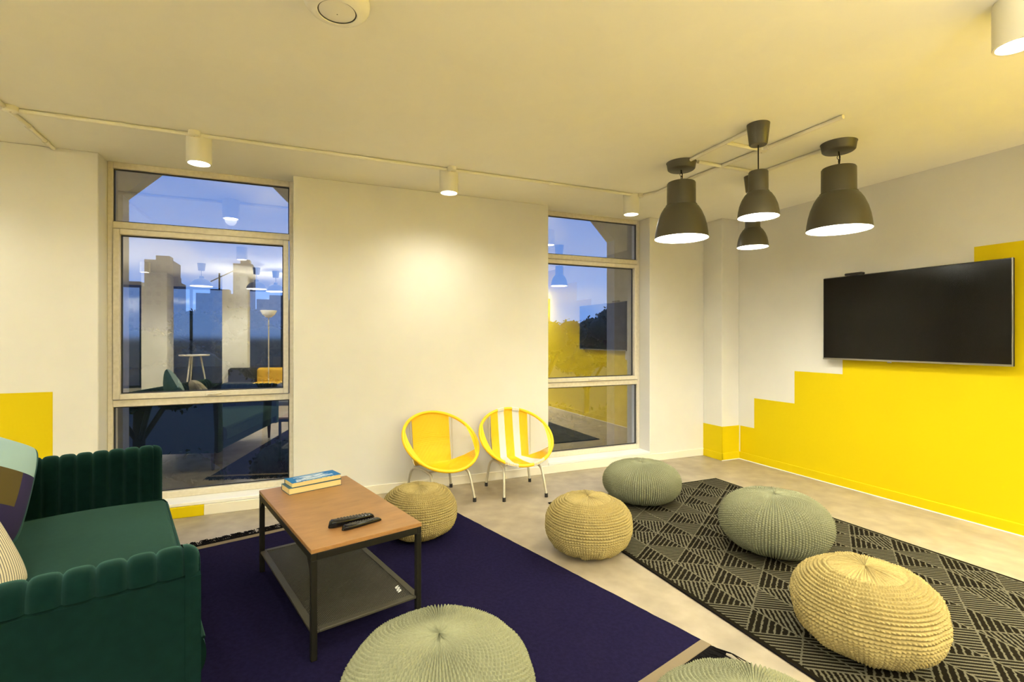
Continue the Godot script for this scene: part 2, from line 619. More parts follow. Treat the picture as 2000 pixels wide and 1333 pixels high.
func build_outdoors() -> void:
	# concrete sun screen outside the windows: chamfered openings
	var b := MB.new()
	var z0 := -5.0
	var z1 := -5.16
	var ch := 0.45
	var lo := -0.6
	var hi := 2.93
	var holes := [[-1.33, 0.007], [2.16, 3.464]]
	var edge := -7.0
	for k in 3:
		var a: float = edge if k == 0 else holes[k - 1][1]
		var c: float = holes[k][0] if k < 2 else 8.0
		var pts := PackedVector2Array()
		pts.append(Vector2(a if k == 0 else a - ch, hi)); pts.append(Vector2(a, hi if k == 0 else hi - ch))
		pts.append(Vector2(a, lo)); pts.append(Vector2(c, lo))
		pts.append(Vector2(c, hi - ch if k < 2 else hi)); pts.append(Vector2(c + ch if k < 2 else c, hi))
		if k == 0:
			pts.remove_at(0)
		if k == 2:
			pts.remove_at(pts.size() - 1)
		b.prism(pts, z1, z0)
	b.span(Vector3(edge, hi, z1), Vector3(8.0, 3.6, z0))
	b.span(Vector3(edge, -1.2, z1), Vector3(8.0, lo, z0))
	struct("exterior_screen_wall", b, M.concrete_out)
	# slab edges that carry the screen
	b = MB.new()
	b.span(Vector3(edge, CEIL + 0.36, z0), Vector3(8.0, CEIL + 0.6, WO))
	b.span(Vector3(edge, -0.9, z0), Vector3(8.0, -0.65, WO))
	struct("exterior_slab_edge", b, M.concrete_out)
	b = MB.new()
	b.span(Vector3(-300, -9.5, -420), Vector3(300, -9.0, 200))
	struct("ground", b, M.ground_out)

	# trees
	var crowns := []
	for k in 3:
		var r := rng(100 + k)
		var mb := MB.new()
		var clumps := []
		for q in 16:
			var a := r.randf() * TAU
			var rad := sqrt(r.randf()) * 2.6
			clumps.append([Vector3(cos(a) * rad, r.randf_range(-1.6, 1.7) * (1.0 - rad / 4.5), sin(a) * rad), r.randf_range(0.9, 1.4)])
		for q in clumps:
			var P := PackedVector3Array()
			for j in 9:
				for i in 12:
					var el := (j / 8.0 - 0.5) * PI
					var az := TAU * i / 12.0
					P.append(q[0] + Vector3(cos(el) * cos(az), sin(el) * 0.8, cos(el) * sin(az)) * q[1] * r.randf_range(0.82, 0.98))
			mb.sheet(P, 12, 9, true, -1.0)
			for l in 260:
				var d := Vector3(r.randfn(), r.randfn(), r.randfn()).normalized()
				var c: Vector3 = q[0] + d * Vector3(1, 0.8, 1) * q[1] * r.randf_range(0.85, 1.12)
				var u := Vector3(r.randfn(), r.randfn(), r.randfn()).normalized() * 0.11
				var w := u.cross(d).normalized() * 0.07
				mb.quad(c - u, c + w, c + u, c - w, d)
		crowns.append(mb.mesh())
	var trunk := MB.new()
	trunk.tube([Vector3(0, -9.5, 0), Vector3(0.1, -6, 0.05), Vector3(-0.05, -3, 0), Vector3(0.1, -0.5, 0)], 0.25, 8)
	for k in 4:
		var a := k * 1.7
		trunk.tube([Vector3(0, -3.2, 0), Vector3(cos(a) * 0.8, -1.8, sin(a) * 0.8), Vector3(cos(a) * 1.7, -0.4, sin(a) * 1.7)], 0.11, 6)
	var tm := trunk.mesh()
	# x, z, height of the middle of the crown, size, words that tell it apart
	var spots := [
		[20.6, -28.0, 1.6, 1.05, "dark leafy tree rising highest behind the right window's concrete edge"],
		[22.5, -36.5, -0.3, 0.95, "dark tree in the dip of the tree line, right window"],
		[12.6, -25.5, 0.9, 0.9, "dark tree left in the tree line of the right window"],
		[31.0, -36.0, 1.2, 1.1, "tree behind the concrete edge outside the right window"],
		[-12.0, -34.0, 0.6, 1.1, "dark tree at the left edge of the left window"],
		[-5.6, -23.0, 0.0, 0.85, "dark tree below the tall tower in the left window"],
		[-5.0, -38.0, 1.5, 1.1, "dark tree below the crane building in the left window"],
		[-1.6, -30.0, 0.5, 0.85, "dark tree at the right edge of the left window"],
		[-3.9, -15.5, -3.4, 0.75, "nearest dark tree low in the left window"],
		[0.8, -20.0, -3.6, 0.85, "low dark tree near the right side of the left window"],
		[9.5, -17.0, -3.0, 0.9, "low near tree in the right window's lower half"],
		[-9.6, -13.0, -5.0, 0.8, "low dark treetop at the lower left of the left window"],
		[-1.6, -12.5, -5.4, 0.75, "low dark treetop behind the left window's lower pane"],
		[-9.0, -21.0, -3.4, 0.95, "low dark tree far left beyond the left window"],
	]
	for s in spots:
		var o := thing("tree", s[4], "tree", Vector3(s[0], s[2], s[1]), s[0] * 1.3, "trees outside the windows")
		o.scale = Vector3.ONE * s[3]
		put("foliage", crowns[int(absf(s[0]) * 7) % 3], M.leaf, o)
		put("trunk", tm, M.bark, o)
	# city blocks far off: x0, x1, z, roof height, words
	var towers := [
		[-62.0, -48.0, -205.0, 18.9, "broad flat-roofed block left of the tall tower, left window"],
		[-47.4, -39.4, -200.0, 27.5, "tall slim tower on the skyline of the left window"],
		[-39.0, -36.0, -190.0, 19.5, "low annex against the tall tower's right side"],
		[-34.4, -22.0, -210.0, 17.6, "mid-height city block under the crane"],
		[-21.0, -15.0, -195.0, 27.0, "second tower on the skyline of the left window"],
		[-14.5, -2.0, -205.0, 15.6, "long low block at the right of the left window"],
		[97.0, 104.0, -200.0, 19.0, "slim far tower at the left edge of the right window"],
	]
	for w in towers:
		var o := thing("city_building", w[4], "building", Vector3((w[0] + w[1]) * 0.5, -9.0, w[2]), 0.0, "city skyline")
		var wd: float = w[1] - w[0]
		var hh: float = w[3] + 9.0
		boxpart("walls", Vector3(0, hh * 0.5, -6), Vector3(wd, hh, 12), 0.0, M.tower, o)
		boxpart("roof_house", Vector3(wd * 0.08, hh + 0.9, -5), Vector3(wd * 0.5, 1.8, 5), 0.0, M.tower, o)
		var cols := maxi(2, int(wd / 2.6))
		for j in 5:
			for i in cols:
				boxpart("window", Vector3(-wd * 0.5 + (i + 0.5) * wd / cols, hh - 2.4 - j * 3.0, 0.02), Vector3(1.3, 1.5, 0.12), 0.0, M.tower_window, o)
	var cr := thing("tower_crane", "thin tower crane above the city block, left window", "crane", Vector3(-26.5, 17.6, -206), 0.3)
	var cb := MB.new()
	cb.box(Vector3(0, 3.5, 0), Vector3(0.5, 7, 0.5))
	part("mast", cb, M.bark, cr)
	cb = MB.new()
	cb.box(Vector3(1.5, 6.4, 0), Vector3(10, 0.35, 0.4), 0.0, Basis(Vector3(0, 0, 1), 0.55))
	part("jib", cb, M.bark, cr)

# ------------------------------------------------------------------ rugs
func rug_pattern() -> ImageTexture:
	# lattice of rhombs; one half of each holds broad bars, the other fine lines
	var W := 870
	var H := 1500
	var f := FastNoiseLite.new()
	f.seed = 91
	f.frequency = 0.09
	var da := lin(0.009, 0.007, 0.004)
	var la := lin(0.105, 0.096, 0.064)
	var px := PackedByteArray()
	px.resize(W * H * 3)
	var ax := 0.1905
	var az := 0.1315
	for j in H:
		for i in W:
			var w := f.get_noise_2d(i * 0.9, j * 0.9) * 0.0042
			var X := (i + 0.5) / W * 1.742 + w
			var Z := (j + 0.5) / H * 3.0 + w * 0.7 - 0.047
			var p := X / ax
			var q := Z / az
			# along the two edge directions of the rhombs
			var s := (p - q) * 0.5
			var r := (p + q) * 0.5
			var si := floori(s)
			var ri := floori(r)
			var sf := s - si
			var rf := r - ri
			var kind := posmod(si * 7 + ri * 3 + (si * ri) % 5, 7)
			var light: bool
			var left := rf + sf < 1.0
			var tt: float
			if left and kind < 5:
				# broad bars along the s direction
				tt = fposmod(rf * 8.0, 1.0)
				light = tt < 0.27
			elif left:
				tt = fposmod(sf * 10.0, 1.0)
				light = tt < 0.46
			elif kind % 2 == 0:
				tt = fposmod(sf * 10.0, 1.0)
				light = tt < 0.46
			else:
				tt = fposmod((rf + sf * 0.35) * 11.0, 1.0)
				light = tt < 0.46
			if minf(sf, rf) < 0.035 or absf(rf + sf - 1.0) < 0.022:
				light = true
			if X < 0.02 or X > 1.722 or Z < -0.03 or Z > 2.94:
				light = false
			var c := la if light else da
			var o := (j * W + i) * 3
			var g := 1.0 + f.get_noise_2d(i * 6.0, j * 6.0) * 0.18
			px[o] = clampi(int(c.r * 255.0 * g), 0, 255)
			px[o + 1] = clampi(int(c.g * 255.0 * g), 0, 255)
			px[o + 2] = clampi(int(c.b * 255.0 * g), 0, 255)
	return ImageTexture.create_from_image(Image.create_from_data(W, H, false, Image.FORMAT_RGB8, px))

func build_rugs() -> void:
	var o := thing("patterned_rug", "black and grey geometric rug of fine-lined rhombs before the television", "rug", Vector3(1.812, 0, -3.512))
	var m := mat(Color.WHITE, 0.95)
	m.metallic_specular = 0.1
	m.albedo_texture = rug_pattern()
	var b := MB.new()
	var L := 3.0
	var Wd := 1.742
	b.quad(Vector3(0, 0.009, 0), Vector3(Wd, 0.009, 0), Vector3(Wd, 0.009, L), Vector3(0, 0.009, L), Vector3.UP)
	part("pile", b, m, o)
	b = MB.new()
	b.span(Vector3(-0.004, 0.0, -0.004), Vector3(Wd + 0.004, 0.0085, L + 0.004), 0.003)
	part("binding", b, M.fringe, o)

	# navy flat-weave rug, tan end stripes, black fringe
	var e1 := Vector3(cos(TURN), 0, -sin(TURN))
	var e2 := Vector3(sin(TURN), 0, cos(TURN))
	var r := thing("navy_rug", "plain navy flat-woven rug with tan end stripes under the coffee table", "rug", e1 * 0.17 - e2 * 3.66, TURN)
	var w := 1.8
	var ln := 2.53
	b = MB.new()
	var P := PackedVector3Array()
	var f := FastNoiseLite.new()
	f.seed = 12
	f.frequency = 0.7
	for j in 60:
		for i in 40:
			P.append(Vector3(w * i / 39.0, 0.008 + f.get_noise_2d(i * 0.4, j * 0.4) * 0.003, lerpf(0.055, ln - 0.055, j / 59.0)))
	b.sheet(P, 40, 60, false, -1.0)
	part("pile", b, M.navy, r)
	b = MB.new()
	b.span(Vector3(0, 0, 0.0), Vector3(w, 0.0045, ln))
	part("backing", b, M.fringe, r)
	for z in [0.01, ln - 0.06]:
		b = MB.new()
		b.span(Vector3(0, 0.004, z), Vector3(w, 0.009, z + 0.048), 0.002)
		part("end_stripe", b, M.tan, r)
	for k in 2:
		b = MB.new()
		var g := rng(200 + k)
		var zz := 0.005 if k == 0 else ln - 0.005
		var dir := -1.0 if k == 0 else 1.0
		var long := 0.10 if k == 0 else 0.17
		b.span(Vector3(0, 0.001, zz), Vector3(w, 0.006, zz + dir * long * 0.35))
		for q in 420:
			var xx := g.randf() * w
			var sx := g.randfn() * 0.022
			var l := long * g.randf_range(0.6, 1.05)
			var yy := g.randf_range(0.004, 0.022)
			b.tube([Vector3(xx, 0.005, zz), Vector3(xx + sx * 0.5, yy, zz + dir * l * 0.55), Vector3(xx + sx + g.randfn() * 0.012, 0.004, zz + dir * l)], 0.0026, 4)
		var fr := part("fringe", b, M.fringe, r)
		fr.set_meta("kind", "stuff")

# ------------------------------------------------------------------ sofa and cushions
func sofa_channel(pos: float, width: float, lowest: float, top: float, rad: float, bulge: float, inward: float) -> MB:
	# one stuffed channel: runs up the inner face, over the rounded top and a little down the outer face
	var path := []
	for k in 8:
		path.append([lerpf(lowest, top - rad, k / 7.0), rad, 0.0])
	for k in range(1, 10):
		var a := PI * k / 9.0
		path.append([top - rad + sin(a) * rad, cos(a) * rad, a])
	path.append([top - rad - 0.006, -rad, PI])
	var P := PackedVector3Array()
	var nu := 11
	for q in path:
		for i in nu:
			var u := -1.0 + 2.0 * i / (nu - 1)
			var o := bulge * pow(maxf(0.0, 1.0 - pow(absf(u), 3.0)), 0.6) - 0.004
			var ny := sin(q[2])
			var nz := cos(q[2])
			P.append(Vector3(pos + u * width * 0.5, q[0] + ny * o, inward * (q[1] + nz * o)))
	var b := MB.new()
	b.sheet(P, nu, path.size(), false, -1.0 * inward)
	return b

func build_sofa() -> void:
	var at := Vector3(-0.74, 0, -3.33)
	var s := thing("velvet_sofa", "dark green velvet two-seat sofa with channelled arms at the left", "sofa", at, TURN)
	var W := 1.70
	var D := 0.82
	var H := 0.70
	for k in 2:
		var arm := Node3D.new()
		arm.name = "arm"
		s.add_child(arm, true)
		arm.position = Vector3(0, 0, 0.0 if k == 0 else W)
		var inw := 1.0 if k == 0 else -1.0
		var rad := 0.052
		# smooth outer panel with a rounded head
		var prof := PackedVector2Array()
		prof.append(Vector2(-rad - 0.006, 0.19)); prof.append(Vector2(rad - 0.012, 0.19)); prof.append(Vector2(rad - 0.012, H - rad))
		for q in 9:
			var a := PI * q / 8.0
			prof.append(Vector2(cos(a) * (rad - 0.008), H - rad + sin(a) * (rad - 0.008)))
		prof.append(Vector2(-rad - 0.006, H - rad - 0.008))
		var flat := PackedVector2Array()
		for p in prof:
			flat.append(Vector2(p.x * inw, p.y))
		var b := MB.new()
		b.prism(flat, -0.03, D)
		var turned := Transform3D(Basis(Vector3(0, 0, 1), Vector3(0, 1, 0), Vector3(-1, 0, 0)), Vector3.ZERO)
		for i in b.v.size():
			b.v[i] = turned * b.v[i]
			b.n[i] = turned.basis * b.n[i]
		part("arm_panel", b, M.velvet, arm)
		# rounded front end of the arm
		b = MB.new()
		var P := PackedVector3Array()
		var ring := 36
		for j in 9:
			var e := j / 8.0
			var inset := 0.034 * (1.0 - cos(e * PI * 0.5))
			var fx := 0.012 + 0.040 * sin(e * PI * 0.5)
			for i in ring:
				var u := float(i) / ring
				# run round the head-shaped outline
				var z: float
				var y: float
				var hw := rad + 0.008 - inset
				if u < 0.35:
					z = -hw; y = lerpf(0.19 + inset, H - rad, u / 0.35)
				elif u < 0.65:
					var a := PI - PI * (u - 0.35) / 0.3
					z = cos(a) * hw; y = H - rad + sin(a) * (rad + 0.014 - inset)
				else:
					z = hw; y = lerpf(H - rad, 0.19 + inset, (u - 0.65) / 0.35)
				P.append(Vector3(fx - 0.02, y, z))
		b.sheet(P, ring, 9, true, 1.0)
		var cap := PackedVector2Array()
		for i in ring:
			cap.append(Vector2(P[8 * ring + i].z, P[8 * ring + i].y))
		var ids := Geometry2D.triangulate_polygon(cap)
		for i in range(0, ids.size(), 3):
			b.tri(P[8 * ring + ids[i]], P[8 * ring + ids[i + 1]], P[8 * ring + ids[i + 2]], Vector3.RIGHT)
		part("arm_front", b, M.velvet, arm)
		var nch := 12
		var cw := (D - 0.04) / nch
		for c in nch:
			part("channel", sofa_channel(-0.005 - (c + 0.5) * cw, cw, 0.36, H + 0.006, rad, 0.013, inw), M.velvet, arm)
	# back with channels
	var bk := Node3D.new()
	bk.name = "backrest"
	s.add_child(bk)
	var bb := MB.new()
	bb.box(Vector3(-D - 0.03, 0.47, W * 0.5), Vector3(0.13, 0.56, W + 0.1), 0.03)
	part("back_panel", bb, M.velvet, bk)
	for c in 24:
		var mb := sofa_channel(0.0, W / 24.0, 0.36, 0.77, 0.07, 0.015, 1.0)
		var tf := Transform3D(Basis(Vector3(0, 0, -1), Vector3(0, 1, 0), Vector3(1, 0, 0)), Vector3(-D - 0.02, 0, (c + 0.5) * W / 24.0))
		for i in mb.v.size():
			mb.v[i] = tf * mb.v[i]
			mb.n[i] = tf.basis * mb.n[i]
		part("channel", mb, M.velvet, bk)
	# seat: base rail and one long crowned cushion with piping
	boxpart("base_rail", Vector3(-0.40, 0.235, W * 0.5), Vector3(0.80, 0.10, W - 0.08), 0.02, M.velvet, s)
	var sc := MB.new()
	var Q := PackedVector3Array()
	var nu := 40
	var z0 := 0.062
	var z1 := W - 0.062
	for j in 30:
		var vv := j / 29.0
		for i in nu:
			# section: front underside, bull nose, crowned top, back
			var u := float(i) / (nu - 1)
			var zz := lerpf(z0, z1, vv)
			var endf := minf(vv, 1.0 - vv) * 2.0
			var crown := 0.018 * pow(clampf(endf * 1.6, 0.0, 1.0), 0.6)
			var px: float
			var py: float
			if u < 0.2:
				px = lerpf(-0.05, 0.022, u / 0.2); py = 0.285
			elif u < 0.5:
				var a := -PI * 0.5 + PI * (u - 0.2) / 0.3
				px = 0.022 + cos(a) * 0.035; py = 0.352 + sin(a) * 0.067
			else:
				var k := (u - 0.5) / 0.5
				px = lerpf(0.022, -0.75, k); py = 0.419 + crown * sin(PI * clampf(k * 1.1, 0.0, 1.0)) + 0.01 * sin(k * 4.0)
			Q.append(Vector3(px, py, zz))
	sc.sheet(Q, nu, 30, false, -1.0)
	for e in [0, 29]:
		var ring := PackedVector2Array()
		for i in nu:
			ring.append(Vector2(Q[e * nu + i].x, Q[e * nu + i].y))
		ring.append(Vector2(-0.75, 0.285))
		var tri := Geometry2D.triangulate_polygon(ring)
		var zz: float = Q[e * nu].z
		for i in range(0, tri.size(), 3):
			sc.tri(Vector3(ring[tri[i]].x, ring[tri[i]].y, zz), Vector3(ring[tri[i + 1]].x, ring[tri[i + 1]].y, zz), Vector3(ring[tri[i + 2]].x, ring[tri[i + 2]].y, zz), Vector3(0, 0, -1.0 if e == 0 else 1.0))
	var seat := part("seat_cushion", sc, M.velvet, s)
	var pipe := []
	for k in 9:
		var a := PI * 0.5 - PI * 0.9 * k / 8.0
		pipe.append(Vector3(0.022 + cos(a) * 0.037, 0.352 + sin(a) * 0.069, z0))
	var pm := MB.new()
	pm.tube([Vector3(-0.7, 0.42, z0 + 0.002), Vector3(-0.3, 0.423, z0 + 0.002), Vector3(0.0, 0.42, z0 + 0.002)] + pipe, 0.005, 6)
	pm.tube([Vector3(0.050, 0.40, z0), Vector3(0.052, 0.402, W * 0.5), Vector3(0.050, 0.40, z1)], 0.005, 6)
	part("piping", pm, M.velvet, seat)
	for lx in [-0.06, -0.76]:
		for lz in [0.04, W - 0.04]:
			var lg := MB.new()
			lg.lathe([Vector2(0.0, 0.0), Vector2(0.013, 0.0), Vector2(0.024, 0.19), Vector2(0.0, 0.19)], 14, Vector3(lx, 0, lz), 1.0)
			part("leg", lg, M.leg_wood, s)

	# colour-blocked cushion
	var c := thing("colour_block_cushion", "cushion with pale blue, olive and navy panels propped on the sofa", "cushion", to_sofa(at, Vector3(-0.61, 0.705, 0.46)), TURN - 0.62)
	c.rotation.z = 0.22
	c.rotate_object_local(Vector3.RIGHT, -0.5)
	var names := ["pale_blue_panel", "olive_panel", "navy_panel", "teal_back"]
	var mats := [M.cush_blue, M.cush_olive, M.cush_navy, M.cush_teal]
	var blocks := [MB.new(), MB.new(), MB.new(), MB.new()]
	pillow_panels(blocks, 0.46, 0.085)
	for k in 4:
		part(names[k], blocks[k], mats[k], c)
	# striped cushion
	var d := thing("striped_cushion", "cream cushion with fine dark stripes at the near end of the sofa", "cushion", to_sofa(at, Vector3(-0.605, 0.62, 1.06)), TURN - 0.55)
	d.rotation.z = 0.5
	var st := [MB.new(), MB.new()]
	pillow_stripes(st, 0.45, 0.085)
	part("cover", st[0], M.cream, d)
	part("stripes", st[1], M.dark_grey, d).set_meta("kind", "stuff")

func to_sofa(at: Vector3, p: Vector3) -> Vector3:
	return at + Basis(Vector3.UP, TURN) * p

func pillow_point(u: float, w: float, size: float, thick: float, side: float) -> Vector3:
	# u and w from -1 to 1 across the cushion, which faces +x
	var pin := 1.0 - 0.07 * (1.0 - u * u) * w * w
	var pin2 := 1.0 - 0.07 * (1.0 - w * w) * u * u
	var h := thick * pow(maxf(0.0, (1.0 - u * u) * (1.0 - w * w)), 0.42)
	var rnd := 1.0 - 0.10 * pow(u * w, 4.0)
	return Vector3(side * h, w * size * 0.5 * pin * rnd, u * size * 0.5 * pin2 * rnd)

func pillow_panels(blocks: Array, size: float, thick: float) -> void:
	var nn := 44
	for side in [1.0, -1.0]:
		for j in nn:
			for i in nn:
				var u0 := -1.0 + 2.0 * i / nn
				var u1 := -1.0 + 2.0 * (i + 1) / nn
				var w0 := -1.0 + 2.0 * j / nn
				var w1 := -1.0 + 2.0 * (j + 1) / nn
				var um := (u0 + u1) * 0.5
				var wm := (w0 + w1) * 0.5
				var k := 3
				if side > 0.0:
					k = 0 if wm > 0.25 else (1 if um > -0.45 and wm > -0.35 else 2)
					if um < -0.84:
						k = 3
				pillow_quad(blocks[k], u0, u1, w0, w1, size, thick, side)

func pillow_quad(b: MB, u0: float, u1: float, w0: float, w1: float, size: float, thick: float, side: float) -> void:
	var ids := []
	for q in [[u0, w0], [u1, w0], [u1, w1], [u0, w1]]:
		var e := 0.02
		var p := pillow_point(q[0], q[1], size, thick, side)
		var uc := clampf(q[0], -0.97, 0.97)
		var wc := clampf(q[1], -0.97, 0.97)
		var du := pillow_point(uc + e, wc, size, thick, side) - pillow_point(uc - e, wc, size, thick, side)
		var dw := pillow_point(uc, wc + e, size, thick, side) - pillow_point(uc, wc - e, size, thick, side)
		var nn := du.cross(dw).normalized()
		if nn.x * side < 0.0:
			nn = -nn
		ids.append(b.vert(p, nn))
	var fn := Vector3(side, 0, 0)
	b.face(ids[0], ids[1], ids[2], b.n[ids[0]])
	b.face(ids[0], ids[2], ids[3], b.n[ids[0]])

func pillow_stripes(blocks: Array, size: float, thick: float) -> void:
	var ns := 40
	for side in [1.0, -1.0]:
		for i in ns:
			var a := -1.0 + 2.0 * i / ns
			var m := a + 2.0 / ns * 0.74
			var z := a + 2.0 / ns
			for j in 30:
				var w0 := -1.0 + 2.0 * j / 30.0
				var w1 := -1.0 + 2.0 * (j + 1) / 30.0
				pillow_quad(blocks[0], a, m, w0, w1, size, thick, side)
				pillow_quad(blocks[1], m, z, w0, w1, size, thick, side)

# ------------------------------------------------------------------ coffee table
func build_table() -> void:
	var at := Vector3(0.155, 0.008, -2.69)
	var o := thing("coffee_table", "coffee table with orange-brown wooden top and black metal frame", "table", at, 0.255)
	var hw := 0.245
	var hl := 0.495
	var b := MB.new()
	b.box(Vector3(0, 0.443, 0), Vector3(hw * 2, 0.018, hl * 2), 0.0015)
	var top := part("tabletop", b, M.wood, o)
	top.set_meta("label", "orange-brown wood veneer top")
	b = MB.new()
	for s in [-1.0, 1.0]:
		b.box(Vector3(s * (hw - 0.011), 0.419, 0), Vector3(0.022, 0.03, hl * 2), 0.002)
		b.box(Vector3(0, 0.419, s * (hl - 0.011)), Vector3(hw * 2 - 0.044, 0.03, 0.022), 0.002)
	part("top_frame", b, M.black_metal, o)
	for sx in [-1.0, 1.0]:
		for sz in [-1.0, 1.0]:
			b = MB.new()
			b.box(Vector3(sx * (hw - 0.0125), 0.203, sz * (hl - 0.0125)), Vector3(0.025, 0.406, 0.025), 0.003)
			part("leg", b, M.black_metal, o)
			# corner gusset with its screws
			b = MB.new()
			b.prism(PackedVector2Array([Vector2(0, 0), Vector2(0, 0.05), Vector2(0.04, 0.05)]), -0.002, 0.002)
			var tf := Transform3D(Basis(Vector3(0, 0, -sz), Vector3.UP, Vector3(sz, 0, 0)), Vector3(sx * (hw - 0.003), 0.356, sz * (hl - 0.025)))
			for i in b.v.size():
				b.v[i] = tf * b.v[i]
				b.n[i] = tf.basis * b.n[i]
			part("gusset", b, M.black_metal, o)
	# lower shelf: flat rim and a lattice of crossing strands
	var sh := Node3D.new()
	sh.name = "shelf"
	o.add_child(sh)
	var y := 0.112
	b = MB.new()
	var rim := 0.03
	for s in [-1.0, 1.0]:
		b.box(Vector3(s * (hw - 0.003 - rim * 0.5), y, 0), Vector3(rim, 0.012, hl * 2 - 0.012), 0.002)
		b.box(Vector3(0, y, s * (hl - 0.006 - rim * 0.5)), Vector3(hw * 2 - 0.006 - rim * 2, 0.012, rim), 0.002)
	part("shelf_rim", b, M.mesh_metal, sh)
	b = MB.new()
	var ix := hw - 0.003 - rim
	var iz := hl - 0.006 - rim
	var step := 0.0125
	var k := -ix - iz
	while k < ix + iz:
		for d in [-1.0, 1.0]:
			# strand x = k + d * z within the rim
			var za := -iz
			var zb := iz
			var x0: float = k
			if d > 0.0:
				za = maxf(-iz, -ix - k); zb = minf(iz, ix - k)
			else:
				za = maxf(-iz, k - ix); zb = minf(iz, k + ix)
			if zb - za > 0.004:
				var p := Vector3(x0 + d * za, y + 0.002, za)
				var q := Vector3(x0 + d * zb, y + 0.002, zb)
				var dir := (q - p).normalized()
				b.box((p + q) * 0.5, Vector3((q - p).length(), 0.002, 0.0033), 0.0, Basis(dir, Vector3.UP, dir.cross(Vector3.UP)))
		k += step
	part("mesh_lattice", b, M.mesh_metal, sh).set_meta("kind", "stuff")
	b = MB.new()
	for i in 5:
		b.box(Vector3(hw - 0.058 - i * 0.002, y + 0.0065, hl - 0.14 + i * 0.012), Vector3(0.022, 0.002, 0.005 if i % 2 == 0 else 0.003), 0.0, Basis(Vector3.UP, 0.5 - 0.4 * (i % 2)))
	part("white_mark", b, M.white_ink, sh)

	# two paperbacks, one on the other
	var ty := at.y + 0.452
	var bt := 0.0
	bt = TURN + 0.06
	var lower := thing("thick_paperback", "lower thick book with teal cover and yellowed pages", "book", Vector3(0.065, ty, -3.055), bt, "books on the coffee table")
	book(lower, 0.29, 0.13, 0.034, M.cover_teal, null)
	var upper := thing("blue_paperback", "upper bright blue book with white lettering on its cover", "book", Vector3(0.072, ty + 0.034, -3.06), bt + 0.02, "books on the coffee table")
	book(upper, 0.275, 0.122, 0.026, M.cover_teal, blue_cover())
	remote("slim_remote", "nearer slim black remote control with rows of small buttons", Vector3(0.262, ty, -2.345), 0.36, 0.19, 0.042, 0.022)
	remote("thick_remote", "farther thick glossy black remote control with a blunt end", Vector3(0.222, ty, -2.395), 0.30, 0.215, 0.05, 0.034)

func book(o: Node3D, l: float, w: float, h: float, cover: Material, print_: Material) -> void:
	boxpart("pages", Vector3(0, h * 0.5, 0), Vector3(l - 0.004, h - 0.003, w - 0.004), 0.001, M.paper, o)
	boxpart("back_cover", Vector3(0, 0.0008, 0), Vector3(l, 0.0016, w), 0.0, cover, o)
	boxpart("spine", Vector3(0, h * 0.5, -w * 0.5), Vector3(l, h, 0.0018), 0.0, cover, o)
	var fc := boxpart("front_cover", Vector3(0, h - 0.001, 0), Vector3(l, 0.002, w), 0.0, cover, o)
	if print_:
		fc.material_override = print_
		o.get_node("spine").material_override = cover

func blue_cover() -> StandardMaterial3D:
	var W := 256
	var H := 116
	var im := Image.create(W, H, false, Image.FORMAT_RGB8)
	im.fill(lin(0.004, 0.12, 0.34))
	var wht := lin(0.72, 0.76, 0.78)
	var mint := lin(0.40, 0.58, 0.52)
	# title strokes across the cover: small lines, bars, a star of crossed bars
	for k in 3:
		im.fill_rect(Rect2i(10 + k * 9, 22 + k * 4, 4, 62), wht.lerp(lin(0.05, 0.25, 0.45), 0.4))
	im.fill_rect(Rect2i(54, 16, 12, 70), wht)
	im.fill_rect(Rect2i(66, 40, 8, 50), mint)
	for i in 70:
		for d in [[1.0, 0.72], [1.0, -0.72], [0.05, 1.0]]:
			var x: float = 108.0 + (i - 35) * d[0]
			var y: float = 58.0 + (i - 35) * d[1]
			im.fill_rect(Rect2i(int(x) - 3, clampi(int(y) - 3, 0, H - 7), 7, 7), wht)
	im.fill_rect(Rect2i(152, 14, 14, 88), wht)
	im.fill_rect(Rect2i(166, 30, 7, 60), mint)
	im.fill_rect(Rect2i(182, 14, 13, 88), wht)
	im.fill_rect(Rect2i(206, 12, 12, 60), wht)
	im.fill_rect(Rect2i(206, 12, 28, 10), wht)
	for k in 3:
		im.fill_rect(Rect2i(226 + k * 8, 34, 4, 50), mint)
	var m := mat(Color.WHITE, 0.45)
	m.metallic_specular = 0.2
	m.albedo_texture = ImageTexture.create_from_image(im)
	m.uv1_scale = Vector3(1, 1, 1)
	return m

func remote(called: String, label: String, at: Vector3, turn: float, l: float, w: float, h: float) -> void:
	var o := thing(called, label, "remote control", at, turn, "remotes on the coffee table")
	var P := PackedVector3Array()
	var nu := 20
	for j in 26:
		var u := j / 25.0
		var x := (u - 0.5) * l
		var e := pow(clampf(minf(u, 1.0 - u) * 14.0, 0.0, 1.0), 0.5)
		var ww := w * 0.5 * (0.86 + 0.14 * cos((u - 0.3) * 5.0)) * (0.25 + 0.75 * e)
		var hh := h * (1.0 - 0.35 * u) * (0.25 + 0.75 * e)
		for i in nu:
			var a := TAU * i / nu
			var cy := sin(a)
			var cz := cos(a)
			P.append(Vector3(x, h * 0.02 + hh * 0.5 + hh * 0.5 * signf(cy) * pow(absf(cy), 0.6), ww * signf(cz) * pow(absf(cz), 0.6)))
	var b := MB.new()
	b.sheet(P, nu, 26, true, 1.0)
	part("casing", b, M.remote, o)
	var rows := 10
	for r in rows:
		for c in 3:
			var u := 0.22 + 0.6 * r / (rows - 1)
			var k := MB.new()
			k.box(Vector3((u - 0.5) * l, h * 0.02 + h * (1.0 - 0.35 * u) - 0.0003, (c - 1) * w * 0.25), Vector3(l * 0.032, 0.003, w * 0.14), 0.001)
			part("button", k, M.button, o)

